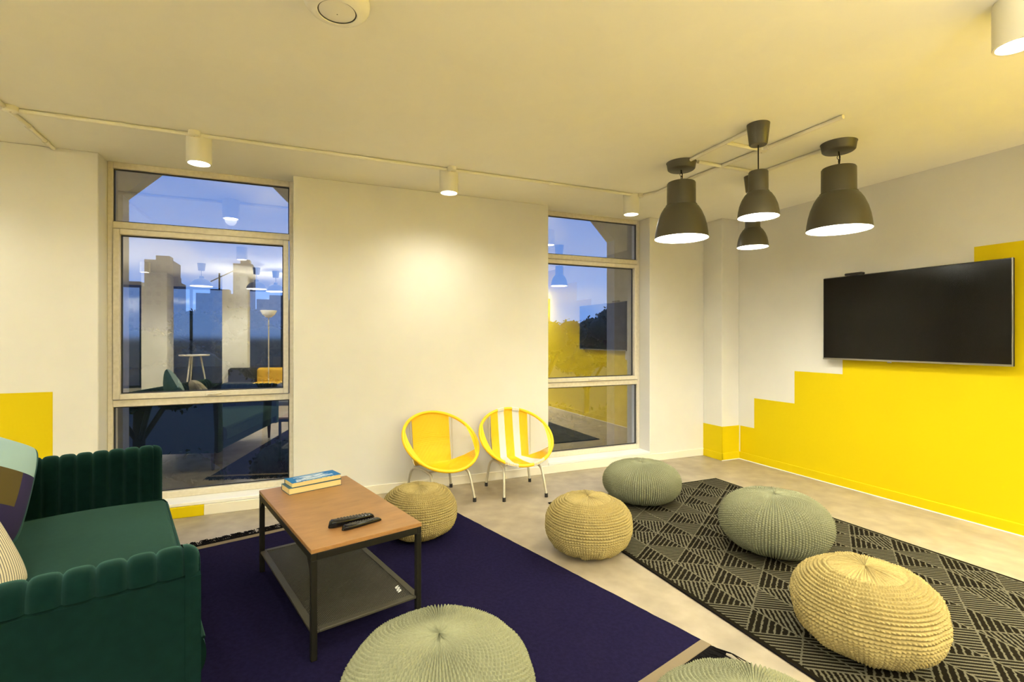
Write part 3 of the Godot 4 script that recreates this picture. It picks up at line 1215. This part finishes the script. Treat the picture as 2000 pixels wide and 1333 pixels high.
# ------------------------------------------------------------------ poufs
func pouf_point(th: float, ph: float, R: float, H: float) -> Vector3:
	var c := cos(ph)
	var s := sin(ph)
	var r := R * pow(maxf(c, 0.0), 0.72)
	var y := H * 0.5 + H * 0.5 * signf(s) * pow(absf(s), 0.92)
	return Vector3(r * cos(th), maxf(y, 0.003), r * sin(th))

func knit_pouf() -> ArrayMesh:
	# fine rib knit gathered to a button at the crown; unit: radius 0.3, height 0.345
	var ribs := 112
	var nu := ribs * 6
	var nv := 150
	var R := 0.30
	var H := 0.345
	var P := PackedVector3Array()
	P.resize(nu * nv)
	var f := FastNoiseLite.new()
	f.seed = 4
	f.frequency = 2.0
	var cs := PackedFloat32Array()
	var sn := PackedFloat32Array()
	for i in nu:
		cs.append(cos(TAU * i / nu))
		sn.append(sin(TAU * i / nu))
	for j in nv:
		var u := float(j) / (nv - 1)
		var ph := lerpf(-1.45, 1.5707, u)
		var p0 := pouf_point(0.0, ph, R, H)
		var pa := pouf_point(0.0, ph - 0.01, R, H)
		var pb := pouf_point(0.0, minf(ph + 0.01, 1.5707), R, H)
		var tg := pb - pa
		var nm := Vector2(tg.y, -tg.x)
		nm = nm.normalized() if nm.length() > 1e-7 else Vector2(0, 1)
		var rr := p0.x / R
		var k := smoothstep(0.10, 0.5, rr)
		var gather := smoothstep(0.20, 0.04, rr)
		var ring := 0.002 * sin(rr * 60.0) * gather
		for i in nu:
			var rib := i / 6
			var w := (i % 6) / 6.0
			var d := k * pow(rr, 0.6) * (0.0125 * (1.0 - pow(absf(w * 2.0 - 1.0), 1.6)) - 0.0065)
			d += k * 0.0042 * sin(j * 1.9 + PI * (rib % 2)) * (1.0 - absf(w * 2.0 - 1.0))
			d += gather * (0.0035 * cos(i * TAU / nu * 12.0) * smoothstep(0.0, 0.08, rr) - 0.004) + ring
			d += f.get_noise_3d(cs[i] * 1.2, u * 1.2, sn[i] * 1.2) * 0.006
			var r2 := p0.x + nm.x * d
			P[j * nu + i] = Vector3(r2 * cs[i], maxf(p0.y + nm.y * d, 0.0), r2 * sn[i])
	var b := MB.new()
	b.sheet(P, nu, nv, true, -1.0)
	return b.mesh()

func sisal_pouf() -> ArrayMesh:
	# coiled braid of coarse cord with a smooth radial crown
	var nu := 480
	var per := 7
	var rows := 36
	var nv := rows * per
	var R := 0.27
	var H := 0.345
	var f := FastNoiseLite.new()
	f.seed = 14
	f.frequency = 1.5
	var P := PackedVector3Array()
	P.resize(nu * nv)
	var cs := PackedFloat32Array()
	var sn := PackedFloat32Array()
	for i in nu:
		cs.append(cos(TAU * i / nu))
		sn.append(sin(TAU * i / nu))
	for j in nv:
		var u := float(j) / (nv - 1)
		var ph := lerpf(-1.45, 1.5707, u)
		var p0 := pouf_point(0.0, ph, R, H)
		var pa := pouf_point(0.0, ph - 0.01, R, H)
		var pb := pouf_point(0.0, minf(ph + 0.01, 1.5707), R, H)
		var tg := pb - pa
		var nm := Vector2(tg.y, -tg.x)
		nm = nm.normalized() if nm.length() > 1e-7 else Vector2(0, 1)
		var rr := p0.x / R
		var crown := smoothstep(0.55, 0.48, rr) if p0.y > H * 0.5 else 0.0
		var row := j / per
		var w := float(j % per) / per
		var bump := 1.0 - pow(absf(w * 2.0 - 1.0), 1.8)
		for i in nu:
			var stitch := sin(i * TAU / nu * 100.0 + (w - 0.5) * 3.4 * (1.0 if row % 2 == 0 else -1.0))
			var nz := f.get_noise_3d(cs[i] * 1.5, u * 2.0, sn[i] * 1.5)
			var braid := 0.0095 * bump + 0.0032 * stitch * bump - 0.0055
			var radial := 0.0016 * cos(i * TAU / nu * 60.0) * smoothstep(0.03, 0.25, rr) - 0.006 * smoothstep(0.12, 0.0, rr)
			var d := lerpf(braid, radial, crown) + nz * 0.011
			var r2 := p0.x + nm.x * d
			P[j * nu + i] = Vector3(r2 * cs[i], maxf(p0.y + nm.y * d, 0.0), r2 * sn[i])
	var b := MB.new()
	b.sheet(P, nu, nv, true, -1.0)
	return b.mesh()

func build_poufs() -> void:
	var knit := knit_pouf()
	var sisal := sisal_pouf()
	var list := [
		[true, 0.727, -3.262, 0.242, 0.33, 0.4, 0.008, "straw-coloured braided pouf behind the coffee table, before the plain yellow chair"],
		[true, 1.634, -2.633, 0.262, 0.34, 2.0, 0.0, "straw-coloured braided pouf on bare floor between the two rugs"],
		[true, 2.187, -1.344, 0.272, 0.345, 4.1, 0.009, "large near straw-coloured braided pouf on the patterned rug"],
		[false, 2.52, -3.263, 0.299, 0.311, 0.9, 0.009, "grey-green knitted pouf nearest the right window"],
		[false, 2.69, -2.189, 0.312, 0.346, 2.2, 0.009, "grey-green knitted pouf in the middle of the patterned rug"],
		[false, 0.411, -1.557, 0.301, 0.36, 3.6, 0.009, "large grey-green knitted pouf on the navy rug, nearest the coffee table"],
		[false, 1.11, -0.96, 0.30, 0.352, 5.0, 0.0, "grey-green knitted pouf cut off by the photo's lower edge"],
	]
	for q in list:
		var straw: bool = q[0]
		var o := put("straw_pouf" if straw else "knitted_pouf", sisal if straw else knit, M.sisal if straw else M.wool)
		tag(o, q[7], "pouf", "straw poufs" if straw else "knitted poufs")
		o.position = Vector3(q[1], q[6], q[2])
		o.rotation.y = q[5]
		var r0 := 0.27 if straw else 0.30
		o.scale = Vector3(q[3] / r0, q[4] / 0.345, q[3] / r0)

# ------------------------------------------------------------------ corded hoop chairs
const HOOP_R := 0.315
const HOOP_Y := 0.475
const HOOP_TILT := 0.68

func hoop(a: float, out := 0.0) -> Vector3:
	# a = 0 at the right, a quarter turn at the top of the back
	var r := HOOP_R + out
	return Vector3(cos(a) * r, HOOP_Y + sin(a) * sin(HOOP_TILT) * r, -sin(a) * cos(HOOP_TILT) * r)

func make_chair(label: String, at: Vector3, turn: float, striped: bool) -> void:
	var o := thing("hoop_chair", label, "chair", at, turn, "hoop chairs under the wall lights")
	# wrapped hoop
	var segs := 72
	for half in 1:
		var pts := []
		for k in segs:
			pts.append(hoop(TAU * k / segs))
		var b := MB.new()
		b.tube(pts, 0.0135, 10, true)
		part("hoop", b, M.cord_yellow, o)
	# broad wrapped webs at both sides of the hoop
	for s in [-1.0, 1.0]:
		var P := PackedVector3Array()
		for j in 21:
			var g := lerpf(-0.75, 0.75, j / 20.0)
			var a: float = g - 0.12 if s > 0.0 else PI - g + 0.12
			var wd := 0.042 * cos(g / 0.75 * PI * 0.5)
			for i in 2:
				P.append(hoop(a, -wd * i) + Vector3(0, 0.004, 0))
		var b := MB.new()
		b.sheet(P, 2, 21, false, s)
		part("side_web", b, M.cord_yellow, o)
	# cords: front rim, under the bend rod, up to the top of the hoop
	var cords := 62
	var bands := [MB.new(), MB.new()]
	for k in cords:
		var s := -1.0 + 2.0 * (k + 0.5) / cords
		var xt := 0.172 * s
		var at2 := acos(clampf(xt / HOOP_R, -1, 1))
		var top := hoop(at2)
		var bend := Vector3(0.168 * s, 0.262, -0.15)
		var xf := 0.292 * s
		var fr := hoop(-acos(clampf(xf / HOOP_R, -1, 1)))
		var white: bool = striped and (absf(absf(s) - 0.40) < 0.19)
		var mid := (bend + fr) * 0.5 - Vector3(0, 0.008, 0)
		var q: MB = bands[1 if white else 0]
		q.tube([top, top.lerp(bend, 0.5) + Vector3(0, 0, -0.006), bend, mid, fr], 0.0032, 5)
		# wraps where the cord goes round the hoop
		if white:
			for e in [top, fr]:
				q.box(e, Vector3(0.009, 0.031, 0.031), 0.008)
	# cross weave that ties the cords together
	for k in 26:
		var u := (k + 0.5) / 26.0
		for h in 2:
			var pts := []
			for i in 9:
				var s := lerpf(-0.99, 0.99, i / 8.0)
				var bend := Vector3(0.168 * s, 0.262, -0.15)
				var e := hoop(acos(clampf(0.172 * s / HOOP_R, -1, 1))) if h == 0 else hoop(-acos(clampf(0.292 * s / HOOP_R, -1, 1)))
				pts.append(bend.lerp(e, u) + Vector3(0, -0.008 * sin(u * PI) if h == 1 else 0.0, -0.004 if h == 0 else 0.0))
			if not striped:
				(bands[0] as MB).tube(pts, 0.0026, 4)
	part("yellow_cords", bands[0], M.cord_yellow, o).set_meta("kind", "stuff")
	if striped:
		part("white_cords", bands[1], M.cord_white, o).set_meta("kind", "stuff")
	# bare rods beside the back and across the bend
	var rd := MB.new()
	for s in [-1.0, 1.0]:
		rd.tube([hoop(acos(0.195 * s / HOOP_R)), Vector3(0.185 * s, 0.30, -0.158), Vector3(0.172 * s, 0.258, -0.135)], 0.0045, 6)
	rd.tube([Vector3(-0.175, 0.257, -0.15), Vector3(0.175, 0.257, -0.15)], 0.0055, 6)
	part("back_rods", rd, M.tube_grey, o)
	# a bent tube at each side: rear leg, rail under the seat, front leg
	for s in [-1.0, 1.0]:
		var way := Curve3D.new()
		way.bake_interval = 0.012
		var kn := [Vector3(0.205 * s, 0.02, -0.225), Vector3(0.178 * s, 0.20, -0.205), Vector3(0.155 * s, 0.243, -0.13), Vector3(0.150 * s, 0.243, 0.07), Vector3(0.165 * s, 0.215, 0.165), Vector3(0.182 * s, 0.02, 0.225)]
		for i in kn.size():
			var tg: Vector3 = (kn[mini(i + 1, 5)] - kn[maxi(i - 1, 0)]) * 0.16
			way.add_point(kn[i], -tg, tg)
		var b := MB.new()
		b.tube(Array(way.get_baked_points()), 0.0105, 9)
		part("leg_tube", b, M.tube_grey, o)
		for e in [kn[0], kn[5]]:
			b = MB.new()
			b.lathe([Vector2(0, 0), Vector2(0.014, 0), Vector2(0.0135, 0.032), Vector2(0, 0.032)], 12, Vector3(e.x, 0, e.z))
			part("rubber_foot", b, M.rubber, o)
	var lk := MB.new()
	lk.tube([Vector3(-0.152, 0.243, 0.05), Vector3(0.152, 0.243, 0.05)], 0.008, 8)
	part("cross_tube", lk, M.tube_grey, o)

func build_chairs() -> void:
	make_chair("plain yellow corded hoop chair behind the braided pouf", Vector3(1.065, 0, -3.965), 0.20, false)
	make_chair("yellow and white striped corded hoop chair beside the right window", Vector3(1.705, 0, -3.90), -0.08, true)

# ------------------------------------------------------------------ television
func build_television() -> void:
	var zc := -2.372
	var yc := 1.481
	var o := thing("television", "large flat black television on the yellow stepped wall", "television", Vector3(WX - 0.004, yc, zc))
	var b := MB.new()
	b.span(Vector3(-0.070, -0.361, -0.648), Vector3(-0.045, 0.361, 0.648), 0.004)
	part("casing", b, M.tv_body, o)
	b = MB.new()
	b.span(Vector3(-0.045, -0.26, -0.45), Vector3(-0.026, 0.22, 0.45), 0.006)
	part("rear_housing", b, M.tv_body, o)
	b = MB.new()
	b.span(Vector3(-0.026, -0.18, -0.22), Vector3(0, 0.18, 0.22), 0.003)
	part("wall_bracket", b, M.black_metal, o)
	b = MB.new()
	b.span(Vector3(-0.0722, -0.344, -0.640), Vector3(-0.0695, 0.353, 0.640))
	part("screen", b, M.tv_screen, o)
	b = MB.new()
	b.span(Vector3(-0.0735, -0.361, -0.648), Vector3(-0.0695, -0.348, 0.648), 0.001)
	b.span(Vector3(-0.0735, -0.348, 0.641), Vector3(-0.0695, 0.361, 0.648), 0.001)
	part("silver_bezel", b, M.tv_edge, o)
	b = MB.new()
	b.span(Vector3(-0.072, -0.371, -0.118), Vector3(-0.062, -0.360, -0.088), 0.003)
	part("badge_bump", b, M.tv_edge, o)
	var c := thing("webcam", "small flat black camera bar perched on the television's top edge", "camera", Vector3(WX - 0.062, yc + 0.361, -2.752))
	b = MB.new()
	b.box(Vector3(0, 0.012, 0), Vector3(0.05, 0.02, 0.145), 0.006)
	part("housing", b, M.tv_body, c)
	b = MB.new()
	b.box(Vector3(0.0, 0.0015, 0), Vector3(0.03, 0.003, 0.06), 0.0)
	part("foot", b, M.tv_body, c)

# ------------------------------------------------------------------ lamps
func bell(big: bool) -> Array:
	if big:
		return [Vector2(0.19, 0.0), Vector2(0.187, 0.012), Vector2(0.184, 0.04), Vector2(0.176, 0.09), Vector2(0.163, 0.14), Vector2(0.143, 0.19), Vector2(0.122, 0.225), Vector2(0.110, 0.236), Vector2(0.110, 0.243), Vector2(0.101, 0.246), Vector2(0.100, 0.400), Vector2(0.095, 0.408), Vector2(0.0, 0.410)]
	return [Vector2(0.116, 0.0), Vector2(0.115, 0.010), Vector2(0.112, 0.035), Vector2(0.105, 0.07), Vector2(0.092, 0.105), Vector2(0.074, 0.135), Vector2(0.060, 0.148), Vector2(0.060, 0.153), Vector2(0.055, 0.155), Vector2(0.0545, 0.268), Vector2(0.051, 0.274), Vector2(0.0, 0.275)]

func pendant(label: String, x: float, z: float, rim: float, big: bool, energy: float, plain_dome := false) -> void:
	var o := thing("bell_pendant_lamp" if big else "small_bell_pendant_lamp", label, "pendant lamp", Vector3(x, rim, z), 0.4, "dark bell pendant lamps")
	var prof := bell(big)
	if plain_dome:
		prof = [Vector2(0.17, 0.0), Vector2(0.168, 0.01), Vector2(0.162, 0.035), Vector2(0.148, 0.065), Vector2(0.125, 0.092), Vector2(0.093, 0.113), Vector2(0.055, 0.126), Vector2(0.042, 0.13), Vector2(0.038, 0.134), Vector2(0.034, 0.165), Vector2(0.02, 0.175), Vector2(0.0, 0.176)]
	var b := MB.new()
	b.lathe(prof, 56, Vector3.ZERO, 1.0)
	part("shade", b, M.lamp_metal, o)
	var inner := []
	for k in prof.size():
		var p: Vector2 = prof[k]
		inner.append(Vector2(maxf(p.x - 0.004, 0.0), p.y - (0.004 if k > 9 else 0.0)))
	b = MB.new()
	b.lathe(inner, 56, Vector3.ZERO, -1.0)
	b.lathe([Vector2(prof[0].x - 0.004, 0.0), Vector2(prof[0].x, 0.0)], 56, Vector3.ZERO, 1.0)
	part("white_lining", b, M.lamp_white, o)
	var br := 0.05 if big else 0.036
	var by := 0.125 if big else (0.05 if plain_dome else 0.075)
	b = MB.new()
	var bp := []
	for k in 13:
		var a := -PI * 0.5 + PI * k / 12.0
		bp.append(Vector2(maxf(cos(a) * br, 0.0), by + sin(a) * br))
	b.lathe(bp, 24)
	part("bulb", b, M.bulb, o)
	b = MB.new()
	b.lathe([Vector2(0.0, by + br * 0.8), Vector2(0.02, by + br * 0.8), Vector2(0.02, by + br + 0.035), Vector2(0, by + br + 0.035)], 16)
	part("socket", b, M.lamp_white, o)
	var top := CEIL - rim
	var hh: float = prof[prof.size() - 1].y
	b = MB.new()
	if big:
		b.lathe([Vector2(0, top - 0.055), Vector2(0.088, top - 0.055), Vector2(0.096, top - 0.048), Vector2(0.103, top - 0.004), Vector2(0.106, top)], 40)
	else:
		b.lathe([Vector2(0, top - 0.125), Vector2(0.046, top - 0.125), Vector2(0.051, top - 0.119), Vector2(0.064, top)], 32)
	part("ceiling_rose", b, M.lamp_metal, o)
	b = MB.new()
	var low := top - (0.055 if big else 0.125)
	b.tube([Vector3(0.0, low + 0.01, 0), Vector3(0.004 if big else 0.0, (low + hh) * 0.5, 0.006 if big else 0.0), Vector3(0, hh - 0.01, 0)], 0.0035, 8)
	part("cord", b, M.black_metal, o)
	if big:
		b = MB.new()
		var n := 4
		for k in n:
			var cy := lerpf(low - 0.008, hh + 0.012, k / float(n - 1))
			var ring := []
			for i in 14:
				var a := TAU * i / 14.0
				var q := Vector3(cos(a) * 0.009, sin(a) * 0.014, 0)
				ring.append(Vector3(0, cy, 0) + (q if k % 2 == 0 else Vector3(0, q.y, q.x)))
			b.tube(ring, 0.002, 6, true)
		part("chain", b, M.black_metal, o)
	var l := OmniLight3D.new()
	l.name = "pendant_light"
	l.light_color = Color(1.0, 0.99, 0.925)
	l.light_energy = energy
	l.light_size = br * 0.9
	l.omni_range = 14.0
	l.omni_attenuation = 2.0
	l.shadow_enabled = true
	o.add_child(l, true)
	l.position = Vector3(0, by, 0)

func build_pendants() -> void:
	pendant("large dark bell pendant lamp, leftmost of the cluster of four", 2.565, -2.862, 2.036, true, 0.35)
	pendant("small dark bell pendant on a long cord, front of the cluster", 2.53, -2.168, 2.034, false, 0.22)
	pendant("large dark bell pendant lamp nearest the television", 3.262, -2.171, 2.02, true, 0.35)
	pendant("small dark bell pendant half hidden behind the corded small one", 3.306, -2.886, 2.03, false, 0.22)

func downlight(label: String, x: float, z: float, energy: float) -> void:
	var o := thing("cylinder_downlight", label, "ceiling light", Vector3(x, CEIL - 0.175, z), 0.0, "cylinder downlights on the ceiling")
	var b := MB.new()
	b.lathe([Vector2(0.061, 0.012), Vector2(0.062, 0.0), Vector2(0.070, 0.0), Vector2(0.071, 0.004), Vector2(0.071, 0.171), Vector2(0.069, 0.175), Vector2(0.0, 0.175)], 36)
	part("body", b, M.lamp_body, o)
	b = MB.new()
	b.lathe([Vector2(0.0, 0.006), Vector2(0.061, 0.006)], 32, Vector3.ZERO, -1.0)
	b.lathe([Vector2(0.0, 0.012), Vector2(0.061, 0.012)], 32, Vector3.ZERO, 1.0)
	for i in b.n.size():
		b.n[i] = Vector3.DOWN if b.v[i].y < 0.009 else Vector3.UP
	part("lens", b, M.lens, o)
	var l := SpotLight3D.new()
	l.name = "downlight_beam"
	l.light_color = Color(1.0, 0.99, 0.925)
	l.light_energy = energy
	l.light_size = 0.05
	l.spot_angle = 80.0
	l.spot_angle_attenuation = 1.0
	l.spot_range = 14.0
	l.spot_attenuation = 2.0
	l.shadow_enabled = true
	o.add_child(l, true)
	l.position = Vector3(0, -0.012, 0)
	l.rotation.x = -PI / 2

func build_downlights() -> void:
	downlight("white cylinder downlight above the left window", -0.587, -3.69, 0.45)
	downlight("white cylinder downlight over the two yellow chairs", 1.05, -3.69, 0.55)
	downlight("white cylinder downlight above the right window", 2.735, -3.69, 0.42)
	downlight("blazing white downlight at the photo's top right corner", 2.50, -0.985, 0.3)
	var n := 0
	for p in [[0.9, -0.985, 1.1], [-0.75, -0.985, 0.6], [-2.23, -3.69, 0.4], [4.08, -0.1, 3.6], [4.08, 1.0, 8.0], [4.08, 2.2, 7.0], [-2.4, 1.2, 1.5], [-0.6, 4.4, 1.5]]:
		downlight("white downlight outside the frame, " + ["above the navy rug's near end", "above the sofa's near arm", "at the left end of the window wall", "nearest the camera on the yellow wall", "second along the yellow wall", "third along the yellow wall", "left before the columns", "before the back windows"][n], p[0], p[1], p[2])
		n += 1

func build_conduits() -> void:
	var y := CEIL - 0.0125
	var runs := [
		["white conduit along the window wall linking the downlights", [Vector3(-5.1, y, -3.60), Vector3(-1.75, y, -3.60), Vector3(-1.5, y, -3.64), Vector3(-1.3, y, -3.635), Vector3(2.79, y, -3.64)], [-1.25, 0.2, 1.9]],
		["white conduit running between the four pendant lamps", [Vector3(2.79, y, -3.64), Vector3(2.86, y, -3.5), Vector3(2.865, y, -1.88)], []],
		["white conduit from the left pendant to the small corded pendant", [Vector3(2.56, y, -2.76), Vector3(2.532, y, -2.24)], []],
		["white conduit feeding the pendant nearest the television", [Vector3(3.25, y, -2.79), Vector3(3.25, y, -2.27)], []],
		["short white conduit across between the rear two pendants", [Vector3(2.64, y, -2.773), Vector3(3.22, y, -2.778)], []],
		["short white conduit across to the small corded pendant", [Vector3(2.55, y, -2.432), Vector3(2.865, y, -2.432)], []],
		["white conduit crossing at the ceiling's left corner", [Vector3(-1.465, y, -2.6), Vector3(-1.49, y, -3.82), Vector3(-1.515, y, -4.27)], []],
	]
	for r in runs:
		var o := thing("ceiling_conduit", r[0], "conduit", Vector3.ZERO, 0.0, "ceiling conduits")
		var b := MB.new()
		b.tube(r[1], 0.0125, 10)
		part("pipe", b, M.conduit, o)
		for x in r[2]:
			b = MB.new()
			b.tube([Vector3(x - 0.022, y, -3.638), Vector3(x + 0.022, y, -3.638)], 0.0165, 10)
			part("coupling", b, M.conduit, o)
		if r[1].size() == 3:
			for k in 2:
				var p: Vector3 = (r[1][1] as Vector3).lerp(r[1][2], 0.12 + 0.55 * k)
				var q: Vector3 = p + ((r[1][2] as Vector3) - r[1][1]).normalized() * 0.045
				b = MB.new()
				b.tube([p, q], 0.0165, 10)
				part("coupling", b, M.conduit, o)
	var jn := 0
	for p in [Vector3(-0.60, CEIL, -3.61), Vector3(1.05, CEIL, -3.61), Vector3(2.79, CEIL, -3.635), Vector3(-1.47, CEIL, -3.62), Vector3(2.865, CEIL, -2.43)]:
		var o := thing("junction_box", ["small round junction box at the left downlight", "small round junction box at the middle downlight", "small round junction box at the right downlight", "small round junction box where the left conduits cross", "small round junction box between the four pendants"][jn], "junction box", p, 0.0, "round junction boxes")
		var b := MB.new()
		b.lathe([Vector2(0.0, -0.030), Vector2(0.028, -0.030), Vector2(0.033, -0.026), Vector2(0.034, 0.0)], 24)
		part("body", b, M.conduit, o)
		b = MB.new()
		b.lathe([Vector2(0.0, -0.033), Vector2(0.004, -0.033), Vector2(0.005, -0.029)], 8)
		part("screw", b, M.tube_grey, o)
		jn += 1

func build_detector() -> void:
	var o := thing("ceiling_speaker", "round white dome unit on the ceiling at the photo's top edge", "ceiling speaker", Vector3(0.128, CEIL, -1.945))
	var b := MB.new()
	var prof := [Vector2(0.068, -0.078), Vector2(0.072, -0.081)]
	for k in 11:
		var a := -PI * 0.5 + PI * 0.62 * k / 10.0
		prof.append(Vector2(0.072 + 0.045 * cos(a), -0.042 + 0.039 * sin(a)))
	prof.append(Vector2(0.09, 0.0))
	b.lathe(prof, 56)
	part("dome", b, M.plastic_white, o)
	b = MB.new()
	b.lathe([Vector2(0.0, -0.074), Vector2(0.0685, -0.074)], 48)
	for i in b.n.size():
		b.n[i] = Vector3.DOWN
	part("dark_ring", b, M.groove, o)
	b = MB.new()
	var face := []
	for k in 10:
		var u := k / 9.0
		face.append(Vector2(0.0645 * u, -0.086 + 0.010 * u * u))
	b.lathe(face, 48)
	part("face_disc", b, M.plastic_white, o)
	b = MB.new()
	b.lathe([Vector2(0, -0.0868), Vector2(0.0022, -0.0862), Vector2(0.0024, -0.084)], 10)
	part("indicator", b, M.groove, o)

# ------------------------------------------------------------------ what the windows mirror
func build_back_of_room() -> void:
	for p in [[-2.81, 2.95, 0.42], [-1.45, 2.95, 0.46]]:
		var b := MB.new()
		b.box(Vector3(p[0] + p[2] * 0.5, CEIL * 0.5, p[1]), Vector3(p[2], CEIL, 0.55), 0.006)
		struct("column", b, M.wall)
	var s := thing("mustard_sofa", "mustard and charcoal low sofa mirrored in the left window", "sofa", Vector3(-0.6, 0, 2.1), 0.25)
	var names := ["charcoal_seat_back", "mustard_seat_back", "charcoal_seat_back"]
	for k in 3:
		boxpart(names[k], Vector3(-0.55 + k * 0.55, 0.52, 0.3), Vector3(0.54, 0.36, 0.16), 0.04, M.mustard if k == 1 else M.dark_grey, s)
		boxpart("seat_pad", Vector3(-0.55 + k * 0.55, 0.34, -0.1), Vector3(0.54, 0.16, 0.72), 0.03, M.mustard if k == 1 else M.dark_grey, s)
	boxpart("plinth", Vector3(0, 0.18, -0.05), Vector3(1.6, 0.16, 0.72), 0.01, M.leg_wood, s)
	for lx in [-0.72, 0.72]:
		for lz in [-0.33, 0.25]:
			boxpart("leg", Vector3(lx, 0.05, lz), Vector3(0.05, 0.1, 0.05), 0.005, M.leg_wood, s)
	var t := thing("pedestal_table", "small pale high table mirrored beside the column in the left window", "table", Vector3(-1.82, 0, 2.0))
	var b := MB.new()
	b.lathe([Vector2(0, 0.97), Vector2(0.24, 0.97), Vector2(0.25, 0.98), Vector2(0.25, 0.995), Vector2(0, 0.997)], 32)
	part("tabletop", b, M.pale_top, t)
	for k in 3:
		var a := TAU * k / 3.0
		b = MB.new()
		b.tube([Vector3(cos(a) * 0.1, 0.97, sin(a) * 0.1), Vector3(cos(a) * 0.26, 0.0, sin(a) * 0.26)], 0.014, 8)
		part("leg", b, M.pale_top, t)
	var n := 0
	for p in [[-1.55, 1.0], [-0.72, 1.2], [-0.42, 1.6]]:
		pendant(["pendant", "second pendant", "third pendant"][n] + " from the left mirrored in the left window", p[0], p[1], 2.20, false, 0.7, true)
		n += 1

	torchiere("slim floor lamp mirrored at the right of the left window", -0.55, 1.75, 0.9)
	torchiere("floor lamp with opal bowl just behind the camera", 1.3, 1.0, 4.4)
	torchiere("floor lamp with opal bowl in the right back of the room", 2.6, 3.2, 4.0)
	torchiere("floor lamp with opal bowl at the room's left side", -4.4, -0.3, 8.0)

func torchiere(label: String, x: float, z: float, energy: float) -> void:
	var o := thing("floor_lamp", label, "floor lamp", Vector3(x, 0, z), 0.0, "uplighting floor lamps behind the camera")
	var b := MB.new()
	b.lathe([Vector2(0, 0), Vector2(0.14, 0.0), Vector2(0.14, 0.012), Vector2(0.02, 0.03), Vector2(0, 0.03)], 32)
	part("base", b, M.black_metal, o)
	b = MB.new()
	b.tube([Vector3(0, 0.02, 0), Vector3(0, 0.9, 0), Vector3(0, 1.72, 0)], 0.011, 10)
	part("pole", b, M.tube_grey, o)
	b = MB.new()
	b.lathe([Vector2(0, 1.70), Vector2(0.05, 1.71), Vector2(0.11, 1.76), Vector2(0.15, 1.84), Vector2(0.146, 1.842), Vector2(0.105, 1.768), Vector2(0.05, 1.722), Vector2(0, 1.716)], 36)
	part("bowl", b, M.lamp_white, o)
	b = MB.new()
	var bp := []
	for k in 13:
		var a := -PI * 0.5 + PI * k / 12.0
		bp.append(Vector2(maxf(cos(a) * 0.04, 0.0), 1.775 + sin(a) * 0.04))
	b.lathe(bp, 20)
	part("bulb", b, M.bulb, o)
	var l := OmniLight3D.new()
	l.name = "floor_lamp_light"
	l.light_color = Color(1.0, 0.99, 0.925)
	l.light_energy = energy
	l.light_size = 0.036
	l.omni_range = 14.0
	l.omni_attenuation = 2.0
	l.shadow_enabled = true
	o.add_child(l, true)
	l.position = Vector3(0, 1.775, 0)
